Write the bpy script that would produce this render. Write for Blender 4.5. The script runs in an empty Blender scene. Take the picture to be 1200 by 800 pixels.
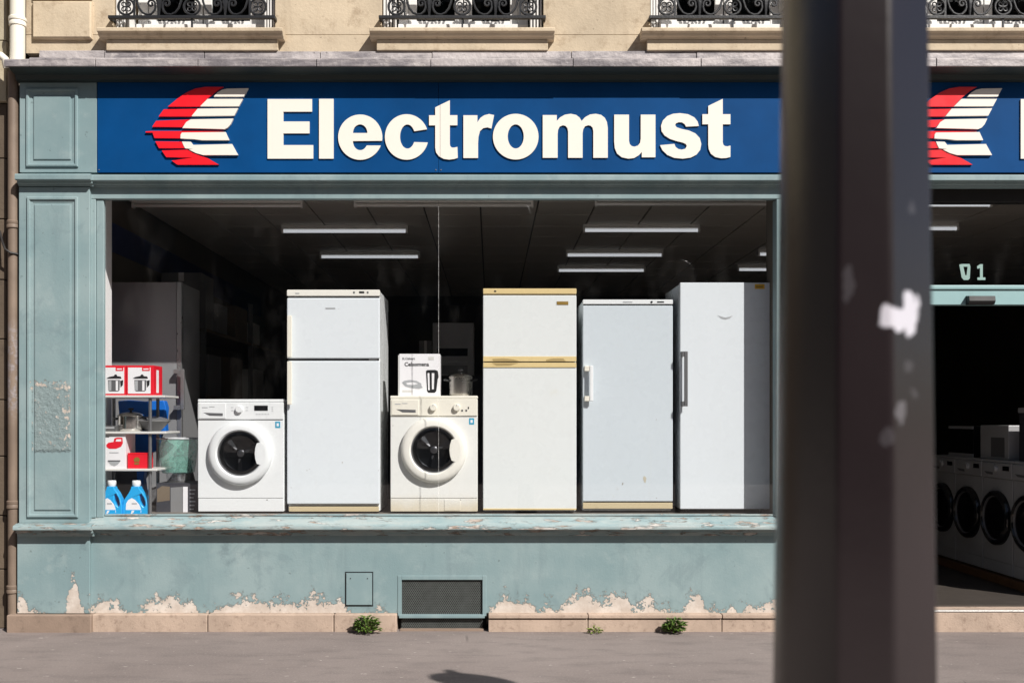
import bpy, bmesh, math, random
from mathutils import Vector, Matrix
from mathutils.geometry import tessellate_polygon
R = math.radians
rnd = random.Random(7)
S = bpy.context.scene
COL = S.collection

# ------------------------------------------------------------------ camera, sky, sun, exposure
F, DIST, CX, HY, ZC = 1167.0, 7.0, 575.0, 490.0, 1.488      # focal length in photo pixels, distance to shop front, eye level
cam = bpy.data.cameras.new('camera'); camo = bpy.data.objects.new('camera', cam); COL.objects.link(camo)
camo.location = (0, -DIST, ZC); camo.rotation_euler = (R(90), 0, 0)
cam.sensor_width = 36; cam.lens = 36 * F / 1200
cam.shift_x = (600 - CX) / 1200; cam.shift_y = (HY - 400) / 1200
cam.clip_end = 500; cam.clip_start = .05
cam.dof.use_dof = True; cam.dof.focus_distance = 7.1; cam.dof.aperture_fstop = 3.4
S.camera = camo

SUN = Vector((.85, -1, 1.2)).normalized()
world = bpy.data.worlds.new('World'); S.world = world; world.use_nodes = True
wn = world.node_tree.nodes; bg = wn['Background']
sky = wn.new('ShaderNodeTexSky'); sky.sky_type = 'NISHITA'; sky.sun_disc = False
sky.sun_elevation = math.asin(SUN.z); sky.sun_rotation = math.atan2(SUN.x, SUN.y)
sky.air_density = 1.0; sky.dust_density = 1.2
world.node_tree.links.new(sky.outputs[0], bg.inputs[0]); bg.inputs[1].default_value = .05
sl = bpy.data.lights.new('sun', 'SUN'); sl.energy = 5.0; sl.angle = R(.53); sl.color = (1, .955, .90)
so = bpy.data.objects.new('sun', sl); COL.objects.link(so)
so.rotation_euler = SUN.to_track_quat('Z', 'Y').to_euler(); so.location = (4, -8, 12)
S.view_settings.view_transform = 'Standard'; S.view_settings.look = 'None'
S.view_settings.gamma = 1; S.view_settings.use_curve_mapping = False
S.view_settings.exposure = .42

def X(px, y=0.): return (px - CX) * (DIST + y) / F
def Z(py, y=0.): return ZC + (HY - py) * (DIST + y) / F

# ------------------------------------------------------------------ materials
class NT:
    def __init__(s, name):
        s.m = bpy.data.materials.new(name); s.m.use_nodes = True
        s.t = s.m.node_tree; s.b = s.t.nodes['Principled BSDF']; s.out = s.t.nodes['Material Output']
    def n(s, typ, ins=None, **kw):
        nd = s.t.nodes.new(typ)
        for k, v in kw.items(): setattr(nd, k, v)
        for k, v in (ins or {}).items(): s.set(nd.inputs[k], v)
        return nd
    def set(s, inp, v):
        if hasattr(v, 'is_output'): s.t.links.new(v, inp)
        elif isinstance(v, tuple) and len(v) == 3 and inp.type == 'RGBA': inp.default_value = (*v, 1)
        else: inp.default_value = v
    def math(s, op, a, b=0., c=0., clamp=False):
        nd = s.n('ShaderNodeMath', operation=op, use_clamp=clamp)
        for i, v in enumerate((a, b, c)): s.set(nd.inputs[i], v)
        return nd.outputs[0]
    def pos(s): return s.n('ShaderNodeNewGeometry').outputs['Position']
    def noise(s, scale, detail=4, rough=.55, vec=None, dist=0.):
        nd = s.n('ShaderNodeTexNoise', {'Scale': scale, 'Detail': detail, 'Roughness': rough, 'Distortion': dist})
        s.t.links.new(vec or s.pos(), nd.inputs['Vector']); return nd.outputs['Fac']
    def ramp(s, v, a, b):        # smooth 0..1 between a and b
        nd = s.n('ShaderNodeMapRange', {'Value': v, 'From Min': a, 'From Max': b}, interpolation_type='SMOOTHSTEP')
        return nd.outputs[0]
    def mix(s, f, a, b, bt='MIX'):
        nd = s.n('ShaderNodeMix', data_type='RGBA', blend_type=bt)
        s.set(nd.inputs[0], f); s.set(nd.inputs[6], a); s.set(nd.inputs[7], b); return nd.outputs[2]
    def bump(s, h, strength=.3, dist=.01, prev=None):
        nd = s.n('ShaderNodeBump', {'Height': h, 'Strength': strength, 'Distance': dist})
        if prev: s.t.links.new(prev, nd.inputs['Normal'])
        return nd.outputs[0]
    def scaled(s, v): return s.n('ShaderNodeMapping', {'Vector': s.pos(), 'Scale': v}).outputs[0]
    def fin(s, col=None, rough=.5, metal=0., normal=None, **kw):
        if col is not None: s.set(s.b.inputs['Base Color'], col)
        s.set(s.b.inputs['Roughness'], rough); s.set(s.b.inputs['Metallic'], metal)
        if normal: s.t.links.new(normal, s.b.inputs['Normal'])
        for k, v in kw.items(): s.set(s.b.inputs[k.replace('_', ' ')], v)
        return s.m

M = {}
def plain(name, c, rough=.5, metal=0., var=.12, scale=6., bump=0., bscale=60., dirt=0., dirtc=(.12, .09, .06), **kw):
    a = NT(name)
    f = a.noise(scale, 5)
    col = a.mix(f, tuple(v * (1 - var) for v in c), tuple(min(1, v * (1 + var)) for v in c))
    if dirt:
        d = a.ramp(a.noise(scale * 2.3, 8, .7), .56, .74)
        col = a.mix(a.math('MULTIPLY', d, dirt), col, dirtc)
    rr = a.math('MULTIPLY_ADD', a.noise(scale * 1.7, 4), .2, rough - .1)
    nm = a.bump(a.noise(bscale, 6, .65), bump, .01) if bump else None
    M[name] = a.fin(col, rr, metal, nm, **kw); return M[name]

def teal(name, peel=False, patch=False, worn=0.):
    a = NT(name); P = a.pos()
    sep = a.n('ShaderNodeSeparateXYZ', {0: P}); x, z = sep.outputs[0], sep.outputs[2]
    big = a.noise(1.6, 5, .6); mid = a.noise(7, 6, .65)
    streak = a.noise(1., 6, .65, a.scaled((9, 9, 1.1)))
    c = a.mix(a.ramp(big, .35, .68), (.185, .268, .282), (.250, .328, .336))
    c = a.mix(a.math('MULTIPLY', a.ramp(streak, .5, .75), .35), c, (.135, .195, .212))
    c = a.mix(a.math('MULTIPLY', a.ramp(mid, .55, .72), .35), c, (.31, .375, .375))
    c = a.mix(a.math('MULTIPLY', a.ramp(a.noise(3.4, 7, .7, dist=.6), .54, .66), .38), c, (.145, .205, .222))
    scr = a.ramp(a.noise(1, 6, .75, a.scaled((60, 60, 14))), .68, .72)
    c = a.mix(a.math('MULTIPLY', scr, .4), c, (.36, .38, .37))
    spots = a.ramp(a.noise(26, 3, .6), .68, .73)
    c = a.mix(a.math('MULTIPLY', spots, .55), c, (.09, .12, .12))
    h = a.math('MULTIPLY', a.noise(55, 5, .6), .3)
    nm = a.bump(h, .12, .01)
    rough = a.math('MULTIPLY_ADD', mid, .3, .36)
    mask = None
    n1 = a.noise(22, 8, .68); n2 = a.noise(60, 6, .7)
    if peel:
        pts = [(20,16),(25,22),(30,28),(36,10),(45,9),(55,6),(70,3),(80,9),(85,44),(91,49),(97,18),(104,12),(106,14),(115,17),(122,21),(130,13),(137,17),(145,5),(160,3),(172,12),(185,18),(215,21),(225,17),(232,3),(248,3),(258,13),(270,18),(300,21),(340,18),(365,22),(392,15),(402,18),(410,2),(460,2),(570,2),(580,14),(592,24),(620,20),(632,3),(642,20),(652,4),(662,13),(672,25),(690,29),(700,17),(720,26),(735,29),(739,5),(747,13),(760,26),(772,5),(798,5),(806,21),(818,29),(825,13),(835,9),(850,2),(856,13),(868,2),(876,16),(890,9),(905,19),(914,15),(919,3)]
        x0, x1 = X(15), X(925)
        cur = a.n('ShaderNodeFloatCurve')
        cv = cur.mapping.curves[0]
        cv.points[0].location = (0, .05); cv.points[1].location = (1, .03)
        for px, hh in pts:
            p = cv.points.new((X(px) - x0) / (x1 - x0), hh / 60.)
        for p in cv.points: p.handle_type = 'VECTOR'
        cur.mapping.update()
        xj = a.math('ADD', x, a.math('MULTIPLY', a.math('SUBTRACT', n1, .5), .05))
        t = a.math('DIVIDE', a.math('SUBTRACT', xj, x0), x1 - x0)
        a.set(cur.inputs['Value'], t)
        H = a.math('MULTIPLY', cur.outputs[0], 60 / 166.7)
        f = a.math('SUBTRACT', H, a.math('SUBTRACT', z, .125))
        f = a.math('ADD', f, a.math('MULTIPLY', a.math('SUBTRACT', n1, .555), .42))
        f = a.math('ADD', f, a.math('MULTIPLY', a.math('SUBTRACT', n2, .5), .16))
        f = a.math('ADD', f, a.math('MULTIPLY', a.math('SUBTRACT', a.noise(7, 3, .5), .53), .22))
        mask = a.ramp(f, .0, .010)
        halo = a.ramp(f, -.035, .0)
        c = a.mix(a.math('MULTIPLY', halo, .45), c, (.13, .165, .165))
        # a few isolated chips higher up
        chips = a.ramp(a.math('ADD', a.noise(13, 9, .75), a.math('MULTIPLY', z, -.11)), .635, .65)
        mask = a.math('MAXIMUM', mask, a.math('MULTIPLY', chips, .8))
        # scuffs
        sc = a.ramp(a.noise(3., 7, .7), .6, .7)
        c = a.mix(a.math('MULTIPLY', sc, .5), c, (.11, .155, .172))
    if patch:
        def band(v, lo, hi, s=.012):
            return a.math('MULTIPLY', a.ramp(v, lo - s, lo + s), a.ramp(v, hi + s, hi - s))
        xz = a.math('ADD', x, a.math('MULTIPLY', a.math('SUBTRACT', n1, .5), .05))
        zz = a.math('ADD', z, a.math('MULTIPLY', a.math('SUBTRACT', n2, .5), .05))
        reg = a.math('MULTIPLY', band(xz, X(42), X(86)), band(zz, Z(528), Z(449)))
        c = a.mix(a.math('MULTIPLY', reg, .55), c, (.20, .245, .245))
        edge = a.math('MULTIPLY', band(xz, X(39), X(88)), band(zz, Z(456), Z(446)))
        edge = a.math('MAXIMUM', edge, a.math('MULTIPLY', band(xz, X(77), X(86)), band(zz, Z(525), Z(452))))
        fl = a.ramp(a.math('ADD', n1, a.math('MULTIPLY', edge, .09)), .60, .63)
        mask = a.math('MULTIPLY', fl, a.math('MAXIMUM', reg, edge))
        nm = a.bump(a.math('MULTIPLY', reg, n1), .8, .02, nm)
    if worn:
        w1 = a.noise(1., 9, .72, a.scaled((5, 16, 30)))
        mask = a.ramp(w1, .62 - worn, .645 - worn)
        under = a.mix(a.ramp(a.noise(9, 5), .4, .6), (.26, .20, .16), (.48, .46, .43))
        c = a.mix(a.math('MULTIPLY', a.ramp(a.noise(1., 7, .7, a.scaled((3, 9, 14))), .4, .62), .55), c, (.36, .38, .36))
    else:
        under = a.mix(a.ramp(a.noise(8, 6, .7), .35, .7), (.46, .395, .34), (.60, .545, .49))
        under = a.mix(a.math('MULTIPLY', a.ramp(a.noise(30, 5, .7), .56, .7), .5), under, (.28, .22, .18))
    if mask is not None:
        c = a.mix(mask, c, under)
        rough = a.math('MAXIMUM', rough, a.math('MULTIPLY', mask, .9))
        nm = a.bump(a.math('ADD', a.math('MULTIPLY', mask, -1), a.math('MULTIPLY', n2, .25)), .9, .006, nm)
    M[name] = a.fin(c, rough, 0, nm)
teal('teal_paint'); teal('teal_peeling', peel=True); teal('teal_scraped', patch=True); teal('teal_worn', worn=.06); teal('teal_edge', worn=.0)

def stone(name, c, dark, pits=True, sc=1.):
    a = NT(name)
    oi = a.n('ShaderNodeObjectInfo').outputs['Random']
    col = a.mix(a.ramp(a.noise(2.2 * sc, 6, .6), .3, .7), tuple(v * .84 for v in c), tuple(min(1, v * 1.08) for v in c))
    col = a.mix(a.math('MULTIPLY', a.ramp(a.noise(9 * sc, 7, .7), .50, .72), .6), col, dark)
    col = a.mix(a.math('MULTIPLY', a.math('SUBTRACT', oi, .3), .16, clamp=True), col, tuple(v * .6 for v in c))
    st = a.ramp(a.noise(1, 6, .65, a.scaled((7, 7, .8))), .55, .75)
    col = a.mix(a.math('MULTIPLY', st, .22), col, dark)
    h = a.noise(45 * sc, 7, .65)
    if pits:
        pt = a.ramp(a.noise(38 * sc, 3, .6), .70, .735)
        col = a.mix(a.math('MULTIPLY', pt, .75), col, (.07, .05, .035))
        h = a.math('SUBTRACT', h, a.math('MULTIPLY', pt, 1.5))
    M[name] = a.fin(col, .85, 0, a.bump(h, .35, .008))
stone('limestone', (.54, .445, .32), (.26, .185, .115))
stone('brown_stone', (.115, .085, .058), (.05, .036, .025))
stone('cream_stone', (.46, .40, .28), (.26, .2, .13))
stone('plinth_stone', (.44, .335, .262), (.16, .105, .075), sc=1.9)
stone('plinth_grimy', (.26, .19, .145), (.09, .065, .05))
stone('facing_stone', (.09, .084, .075), (.06, .054, .048), sc=.3)

a = NT('asphalt')
big = a.noise(.7, 6, .6); fine = a.noise(75, 5, .75); mid = a.noise(1, 7, .65, a.scaled((3, 9, 1)))
c = a.mix(a.ramp(big, .3, .7), (.165, .136, .126), (.215, .18, .166))
c = a.mix(a.math('MULTIPLY', a.ramp(mid, .46, .68), .55), c, (.115, .096, .09))
c = a.mix(a.math('MULTIPLY', a.ramp(fine, .50, .70), .6), c, (.31, .27, .25))
c = a.mix(a.math('MULTIPLY', a.ramp(a.noise(60, 5, .8), .56, .70), .55), c, (.08, .068, .062))
fleck = a.ramp(a.noise(1, 3, .5, a.scaled((13, 40, 1))), .705, .72)
c = a.mix(a.math('MULTIPLY', fleck, .7), c, (.55, .50, .47))
vor = a.n('ShaderNodeTexVoronoi', {'Scale': .55}, feature='DISTANCE_TO_EDGE')
wv = a.n('ShaderNodeVectorMath', {0: a.pos(), 1: a.n('ShaderNodeTexNoise', {'Scale': 2.5, 'Detail': 6}).outputs['Color']}, operation='ADD')
a.t.links.new(wv.outputs[0], vor.inputs['Vector'])
crack = a.math('MULTIPLY', a.ramp(vor.outputs['Distance'], .004, .0015), a.ramp(a.noise(1.3, 2), .55, .66))
c = a.mix(a.math('MULTIPLY', crack, .6), c, (.04, .033, .03))
M['asphalt'] = a.fin(c, .86, 0, a.bump(a.math('SUBTRACT', a.noise(150, 4, .7), crack), .45, .006))

a = NT('zinc')
st = a.noise(1, 7, .7, a.scaled((2.2, 6, 9)))
c = a.mix(a.ramp(st, .38, .62), (.17, .155, .165), (.42, .385, .38))
c = a.mix(a.math('MULTIPLY', a.ramp(a.noise(14, 7, .75), .55, .68), .6), c, (.50, .46, .44))
c = a.mix(a.math('MULTIPLY', a.ramp(a.noise(30, 4, .7), .66, .72), .8), c, (.05, .045, .045))
M['zinc'] = a.fin(c, .62, .15, a.bump(a.noise(12, 6, .6), .5, .02))

a = NT('sign_blue')
c = a.mix(a.ramp(a.noise(1.1, 5, .6), .3, .7), (.0012, .044, .150), (.002, .060, .205))
c = a.mix(a.math('MULTIPLY', a.ramp(a.noise(1, 6, .7, a.scaled((9, 9, 2))), .6, .75), .3), c, (.004, .035, .12))
M['sign_blue'] = a.fin(c, a.math('MULTIPLY_ADD', a.noise(6, 5), .2, .42), 0, None, Specular_IOR_Level=.10)

def glass(name, tint=(.93, .96, .95), mul=1.):
    a = NT(name)
    lw = a.n('ShaderNodeLayerWeight', {'Blend': .5})
    f = a.math('MULTIPLY_ADD', a.math('POWER', lw.outputs['Facing'], 5.), .95, .035 * mul)
    dust = a.math('MULTIPLY', a.ramp(a.noise(1, 6, .7, a.scaled((4, 4, 1.5))), .5, .8), .012)
    tr = a.n('ShaderNodeBsdfTransparent', {0: tint}); gl = a.n('ShaderNodeBsdfGlossy', {0: (1, 1, 1), 'Roughness': .0})
    df = a.n('ShaderNodeBsdfDiffuse', {0: (.6, .58, .55)})
    m1 = a.n('ShaderNodeMixShader', {0: f, 1: tr.outputs[0], 2: gl.outputs[0]})
    m2 = a.n('ShaderNodeMixShader', {0: dust, 1: m1.outputs[0], 2: df.outputs[0]})
    a.t.links.new(m2.outputs[0], a.out.inputs[0]); M[name] = a.m
glass('shop_glass', (.975, .98, .985)); glass('window_glass', (.30, .34, .36), 1.0)

def film(name, c, al):
    a = NT(name)
    tr = a.n('ShaderNodeBsdfTransparent', {0: (1, 1, 1)})
    a.fin(c, .25)
    mx = a.n('ShaderNodeMixShader', {0: a.math('MULTIPLY_ADD', a.ramp(a.noise(17, 5, .7, dist=1.5), .45, .7), .35, al), 1: tr.outputs[0], 2: a.b.outputs[0]})
    a.t.links.new(mx.outputs[0], a.out.inputs[0]); M[name] = a.m
film('silicone', (.85, .84, .82), .12); film('green_film', (.25, .5, .42), .35); film('clear_film', (.5, .5, .5), .12)

def enamel(name, c, stain=(.55, .43, .22), amt=.25, zlo=None, rough=.28):
    a = NT(name)
    col = a.mix(a.noise(1.6, 4), tuple(v * .95 for v in c), c)
    s = a.ramp(a.noise(5, 8, .72), .60, .74)
    col = a.mix(a.math('MULTIPLY', s, amt), col, stain)
    s2 = a.ramp(a.noise(1, 5, .6, a.scaled((22, 22, 1.2))), .62, .78)
    col = a.mix(a.math('MULTIPLY', s2, amt * .45), col, stain)
    if zlo:
        z = a.n('ShaderNodeSeparateXYZ', {0: a.pos()}).outputs[2]
        g = a.ramp(a.math('ADD', z, a.math('MULTIPLY', a.noise(7, 5), .12)), zlo + .15, zlo)
        col = a.mix(a.math('MULTIPLY', g, .55), col, stain)
    chip = a.ramp(a.noise(31, 2, .5), .775, .79)
    col = a.mix(a.math('MULTIPLY', chip, .7), col, (.16, .10, .05))
    M[name] = a.fin(col, a.math('MULTIPLY_ADD', a.noise(9, 5), .16, rough - .08), 0, None, Specular_IOR_Level=.4)
enamel('white_enamel', (.77, .785, .785), amt=.05)
enamel('warm_enamel', (.77, .77, .735), amt=.16, zlo=.86)
enamel('cool_enamel', (.715, .755, .78), amt=.07)
enamel('aged_enamel', (.735, .76, .75), amt=.12)
enamel('grey_enamel', (.60, .655, .69), amt=.10)
enamel('cream_plastic', (.81, .785, .715), amt=.15)
enamel('ivory_plastic', (.80, .765, .665), amt=.15)
enamel('beige_plastic', (.72, .56, .28), (.40, .27, .10), amt=.3)
enamel('kick_beige', (.58, .48, .30), (.2, .13, .07), amt=.5)
plain('grip_shade', (.40, .29, .12), .5, var=.1)  # darker beige on flat patches, stands in for shade inside the door grips
plain('white_plastic', (.80, .81, .81), .3, var=.03)
plain('white_paint', (.86, .85, .83), .5, var=.05, dirt=.25, dirtc=(.45, .4, .33))
plain('frame_white', (.70, .69, .67), .45, var=.06, dirt=.3, dirtc=(.3, .26, .2))
plain('letter_cream', (.78, .735, .66), .42, var=.025, scale=2, dirt=.12, dirtc=(.5, .42, .33))
plain('logo_red', (.78, .012, .022), .35, var=.06)
plain('black_rubber', (.012, .012, .013), .55, var=.2)
plain('black_gloss', (.008, .008, .01), .08, var=.2)
glass('dark_glass', (.42, .43, .44), 1.6)
plain('drum_steel', (.10, .10, .105), .32, .8, var=.3)
plain('fridge_silver', (.27, .27, .275), .35, .15, var=.05, scale=2)
plain('grey_steel', (.24, .24, .245), .36, .65, var=.06, scale=2)
plain('bar_steel', (.5, .5, .5), .3, .8)
plain('chrome', (.62, .60, .57), .16, 1., var=.06)
plain('brushed_steel', (.42, .40, .37), .28, 1., var=.1)
plain('iron', (.022, .023, .026), .45, .2, var=.3, bump=.2, dirt=.2, dirtc=(.06, .05, .045))
plain('mesh_iron', (.075, .082, .078), .6, .1, var=.4, scale=18)
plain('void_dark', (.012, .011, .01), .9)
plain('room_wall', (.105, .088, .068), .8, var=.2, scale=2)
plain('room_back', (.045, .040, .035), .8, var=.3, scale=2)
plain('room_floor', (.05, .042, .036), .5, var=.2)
plain('ceiling_tile', (.50, .455, .39), .85, var=.08, bump=.2)
plain('ceiling_bar', (.055, .05, .045), .6)
plain('platform_board', (.16, .14, .12), .7, var=.15)
plain('band_blue', (.010, .022, .10), .5, var=.1)
plain('carton', (.16, .12, .08), .8, var=.15)
plain('carton_grey', (.20, .20, .20), .7, var=.15)
plain('box_white', (.80, .79, .80), .5, var=.03)
plain('box_red', (.72, .014, .03), .4, var=.08)
plain('print_grey', (.38, .39, .40), .4, var=.2)
plain('print_black', (.02, .02, .022), .35)
plain('print_mid', (.12, .12, .125), .35)
plain('tin_gold', (.35, .22, .05), .4, .4)
plain('bottle_blue', (.008, .36, .74), .25, var=.05, Subsurface_Weight=.0)
plain('bag_blue', (.01, .14, .55), .35, var=.2, bump=.3, bscale=14)
plain('sticker_blue', (.03, .32, .50), .4)
plain('sticker_yellow', (.75, .42, .02), .4)
plain('shelf_white', (.62, .61, .58), .4, var=.05)
plain('dark_carton', (.035, .036, .045), .6, var=.3)
plain('pipe_cream', (.76, .72, .62), .38, var=.05, dirt=.25, dirtc=(.4, .33, .24))
a = NT('pipe_taupe')
c = a.mix(a.ramp(a.noise(4, 6), .3, .7), (.15, .11, .082), (.215, .16, .12))
zz = a.n('ShaderNodeSeparateXYZ', {0: a.pos()}).outputs[2]
reg = a.math('MULTIPLY', a.ramp(zz, Z(500), Z(470)), a.ramp(zz, Z(370), Z(395)))
fl = a.math('MULTIPLY', reg, a.ramp(a.noise(26, 6, .7), .45, .56))
c = a.mix(fl, c, a.mix(a.noise(60, 3), (.06, .045, .04), (.42, .37, .36)))
M['pipe_taupe'] = a.fin(c, .6, 0, a.bump(a.noise(40, 4), .2, .006))
plain('cable', (.015, .013, .012), .6)
plain('transom_teal', (.27, .42, .43), .4, var=.06, dirt=.2)
plain('decal_teal', (.24, .36, .33), .5)
plain('leaf', (.075, .135, .018), .5, var=.5, scale=40)
plain('leaf_young', (.16, .22, .03), .5, var=.4, scale=40)
plain('stem', (.10, .10, .03), .7)
plain('wood_plank', (.16, .08, .035), .5, var=.3)
plain('threshold_metal', (.62, .60, .57), .35, .6)
plain('silver_paint', (.46, .46, .47), .35, .2)
plain('facing_window', (.02, .022, .026), .15)
plain('roof_slate', (.06, .065, .075), .6)
plain('lamp_glass', (.5, .5, .48), .3)

def tube_mat(name, e):
    a = NT(name); a.fin((.75, .75, .75), .4, Emission_Color=(.93, .96, 1, 1), Emission_Strength=e); M[name] = a.m
tube_mat('tube_lit', .38)
plain('soffit_shade_green', (.018, .030, .030), .55, var=.2, dirt=.3, dirtc=(.04, .035, .03))  # dark green taken near black, painting in the shade under the cornice
plain('tube_unlit', (.72, .70, .66), .4, var=.03)

a = NT('post_paint')           # dark brown glossy paint with torn white sticker scraps
P = a.pos()
c = a.mix(a.ramp(a.noise(3, 4), .3, .7), (.0105, .0058, .0068), (.0140, .0082, .0095))
wob = a.n('ShaderNodeTexNoise', {'Scale': 45., 'Detail': 5}); a.t.links.new(P, wob.inputs['Vector'])
off = a.n('ShaderNodeVectorMath', {0: wob.outputs['Color'], 1: (.5, .5, .5)}, operation='SUBTRACT').outputs[0]
off = a.n('ShaderNodeVectorMath', {0: off, 'Scale': .03}, operation='SCALE').outputs[0]
PW = a.n('ShaderNodeVectorMath', {0: P, 1: off}, operation='ADD').outputs[0]
PD = -5.82
tot = None
for (px, py, rx, rz) in [(1066, 366, 15, 26), (1040, 374, 20, 15), (990, 336, 8, 20), (1049, 482, 7, 14), (1063, 427, 7, 8), (1071, 459, 6, 7), (1030, 512, 9, 8), (1070, 243, 6, 8)]:
    w = .9 if px in (1066, 1040) else (.14 if px in (1049,) else .05)
    s_ = (DIST + PD) / F
    d = a.n('ShaderNodeVectorMath', {0: PW, 1: (X(px, PD), 0, Z(py, PD))}, operation='SUBTRACT').outputs[0]
    d = a.n('ShaderNodeVectorMath', {0: d, 1: (1 / (rx * s_), 0, 1 / (rz * s_))}, operation='MULTIPLY').outputs[0]
    L = a.n('ShaderNodeVectorMath', {0: d}, operation='LENGTH').outputs['Value']
    k = a.math('MULTIPLY', a.ramp(L, 1.1, .9), w)
    tot = k if tot is None else a.math('MAXIMUM', tot, k)
front = a.ramp(a.n('ShaderNodeSeparateXYZ', {0: a.n('ShaderNodeNewGeometry').outputs['Normal']}).outputs[1], .1, 0.)
c = a.mix(a.math('MULTIPLY', tot, front), c, (.62, .60, .66))
M['post_paint'] = a.fin(c, .27, 0, a.bump(a.noise(9, 4), .05, .02), Specular_IOR_Level=1.0)

# ------------------------------------------------------------------ mesh helpers
ORG = {}
def thing(name, label, cat, loc=(0, 0, 0), rotz=0, group=None, local=False):
    o = bpy.data.objects.new(name, None); COL.objects.link(o); o.empty_display_size = .1
    o.location = loc; o.rotation_euler = (0, 0, rotz)
    o['label'] = label; o['category'] = cat
    if group: o['group'] = group
    ORG[o] = Vector((0, 0, 0)) if local else Vector(loc)
    return o
def tag(o, label, cat, group=None):
    o['label'] = label; o['category'] = cat
    if group: o['group'] = group
    return o

class G:
    """collects vertices and faces"""
    def __init__(s): s.v = []; s.f = []
    def add(s, v, f):
        k = len(s.v); s.v += [tuple(p) for p in v]; s.f += [tuple(i + k for i in q) for q in f]; return s
    def box(s, x0, x1, y0, y1, z0, z1):
        x0, x1 = min(x0, x1), max(x0, x1); y0, y1 = min(y0, y1), max(y0, y1); z0, z1 = min(z0, z1), max(z0, z1)
        return s.add([(x0,y0,z0),(x1,y0,z0),(x1,y1,z0),(x0,y1,z0),(x0,y0,z1),(x1,y0,z1),(x1,y1,z1),(x0,y1,z1)],
                     [(0,3,2,1),(4,5,6,7),(0,1,5,4),(1,2,6,5),(2,3,7,6),(3,0,4,7)])
    def poly(s, loops, y0, y1):
        """loops of (x,z) extruded from y0 (front) to y1 (back); later loops are holes"""
        fl = [p for l in loops for p in l]; n = len(fl)
        tri = tessellate_polygon([[Vector((p[0], p[1], 0)) for p in l] for l in loops])
        v = [(p[0], y0, p[1]) for p in fl] + [(p[0], y1, p[1]) for p in fl]; f = []
        for t in tri:
            A, B, C = (Vector(fl[i]) for i in t)
            if abs((B - A).cross(C - A)) < 1e-12: continue
            q = t if (B - A).cross(C - A) > 0 else (t[0], t[2], t[1])
            f.append(tuple(q)); f.append(tuple(i + n for i in reversed(q)))
        k = 0
        for li, l in enumerate(loops):
            m = len(l); ar = sum(l[i][0] * l[(i+1) % m][1] - l[(i+1) % m][0] * l[i][1] for i in range(m))
            ccw = (ar > 0) == (li == 0)
            for i in range(m):
                a_, b_ = k + i, k + (i + 1) % m
                f.append((b_, a_, a_ + n, b_ + n) if ccw else (a_, b_, b_ + n, a_ + n))
            k += m
        return s.add(v, f)
    def prof(s, pts, x0, x1):
        """profile of (y,z) extruded along x"""
        n = len(pts)
        ar = sum(pts[i][0] * pts[(i+1) % n][1] - pts[(i+1) % n][0] * pts[i][1] for i in range(n))
        if ar < 0: pts = pts[::-1]
        v = [(x0, p[0], p[1]) for p in pts] + [(x1, p[0], p[1]) for p in pts]
        f = [(i + n, (i + 1) % n + n, (i + 1) % n, i)[::-1] for i in range(n)]
        f = [tuple(reversed(q)) for q in f]
        return s.add(v, f + [tuple(range(n))[::-1], tuple(range(n, 2 * n))])
    def ring(s, x0, x1, z0, z1, pr):
        """mitred rectangular frame in a wall plane; pr = list of (inset, y); last ring is filled"""
        v = []; f = []
        for ins, y in pr:
            v += [(x0+ins, y, z0+ins), (x1-ins, y, z0+ins), (x1-ins, y, z1-ins), (x0+ins, y, z1-ins)]
        for k in range(len(pr) - 1):
            for i in range(4):
                j = (i + 1) % 4; f.append((4*k+i, 4*k+j, 4*k+4+j, 4*k+4+i))
        m = 4 * (len(pr) - 1); f.append((m, m+1, m+2, m+3))
        return s.add(v, f)
    def lathe(s, pr, c=(0, 0, 0), axis='z', n=32, cap=True):
        v = []; f = []
        for r, h in pr:
            for i in range(n):
                t = 2 * math.pi * i / n; a_, b_ = r * math.cos(t), r * math.sin(t)
                v.append((c[0]+a_, c[1]+b_, c[2]+h) if axis == 'z' else (c[0]+a_, c[1]+h, c[2]+b_) if axis == 'y' else (c[0]+h, c[1]+a_, c[2]+b_))
        for k in range(len(pr) - 1):
            for i in range(n):
                j = (i + 1) % n
                f.append((k*n+i, k*n+j, k*n+n+j, k*n+n+i))
        if cap: f += [tuple(range(n))[::-1], tuple((len(pr)-1)*n + i for i in range(n))]
        return s.add(v, f)
    def tube(s, pts, r, n=8, closed=False):
        P = [Vector(p) for p in pts]; m = len(P); v = []; f = []
        rs = r if isinstance(r, (list, tuple)) else [r] * m
        up = Vector((0, 1, 0))
        for i, p in enumerate(P):
            t = (P[(i+1) % m] - P[i-1]) if closed else (P[min(i+1, m-1)] - P[max(i-1, 0)])
            t.normalize(); u = t.cross(up)
            if u.length < 1e-3: u = t.cross(Vector((1, 0, 0)))
            u.normalize(); w = t.cross(u)
            for k in range(n):
                a_ = 2 * math.pi * k / n
                v.append(p + (u * math.cos(a_) + w * math.sin(a_)) * rs[i])
        for i in range(m if closed else m - 1):
            i2 = (i + 1) % m
            for k in range(n):
                k2 = (k + 1) % n; f.append((i*n+k, i*n+k2, i2*n+k2, i2*n+k))
        if not closed: f += [tuple(range(n))[::-1], tuple((m-1)*n + k for k in range(n))]
        return s.add(v, f)
    def move(s, M4):
        s.v = [tuple(M4 @ Vector(p)) for p in s.v]; return s

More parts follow.
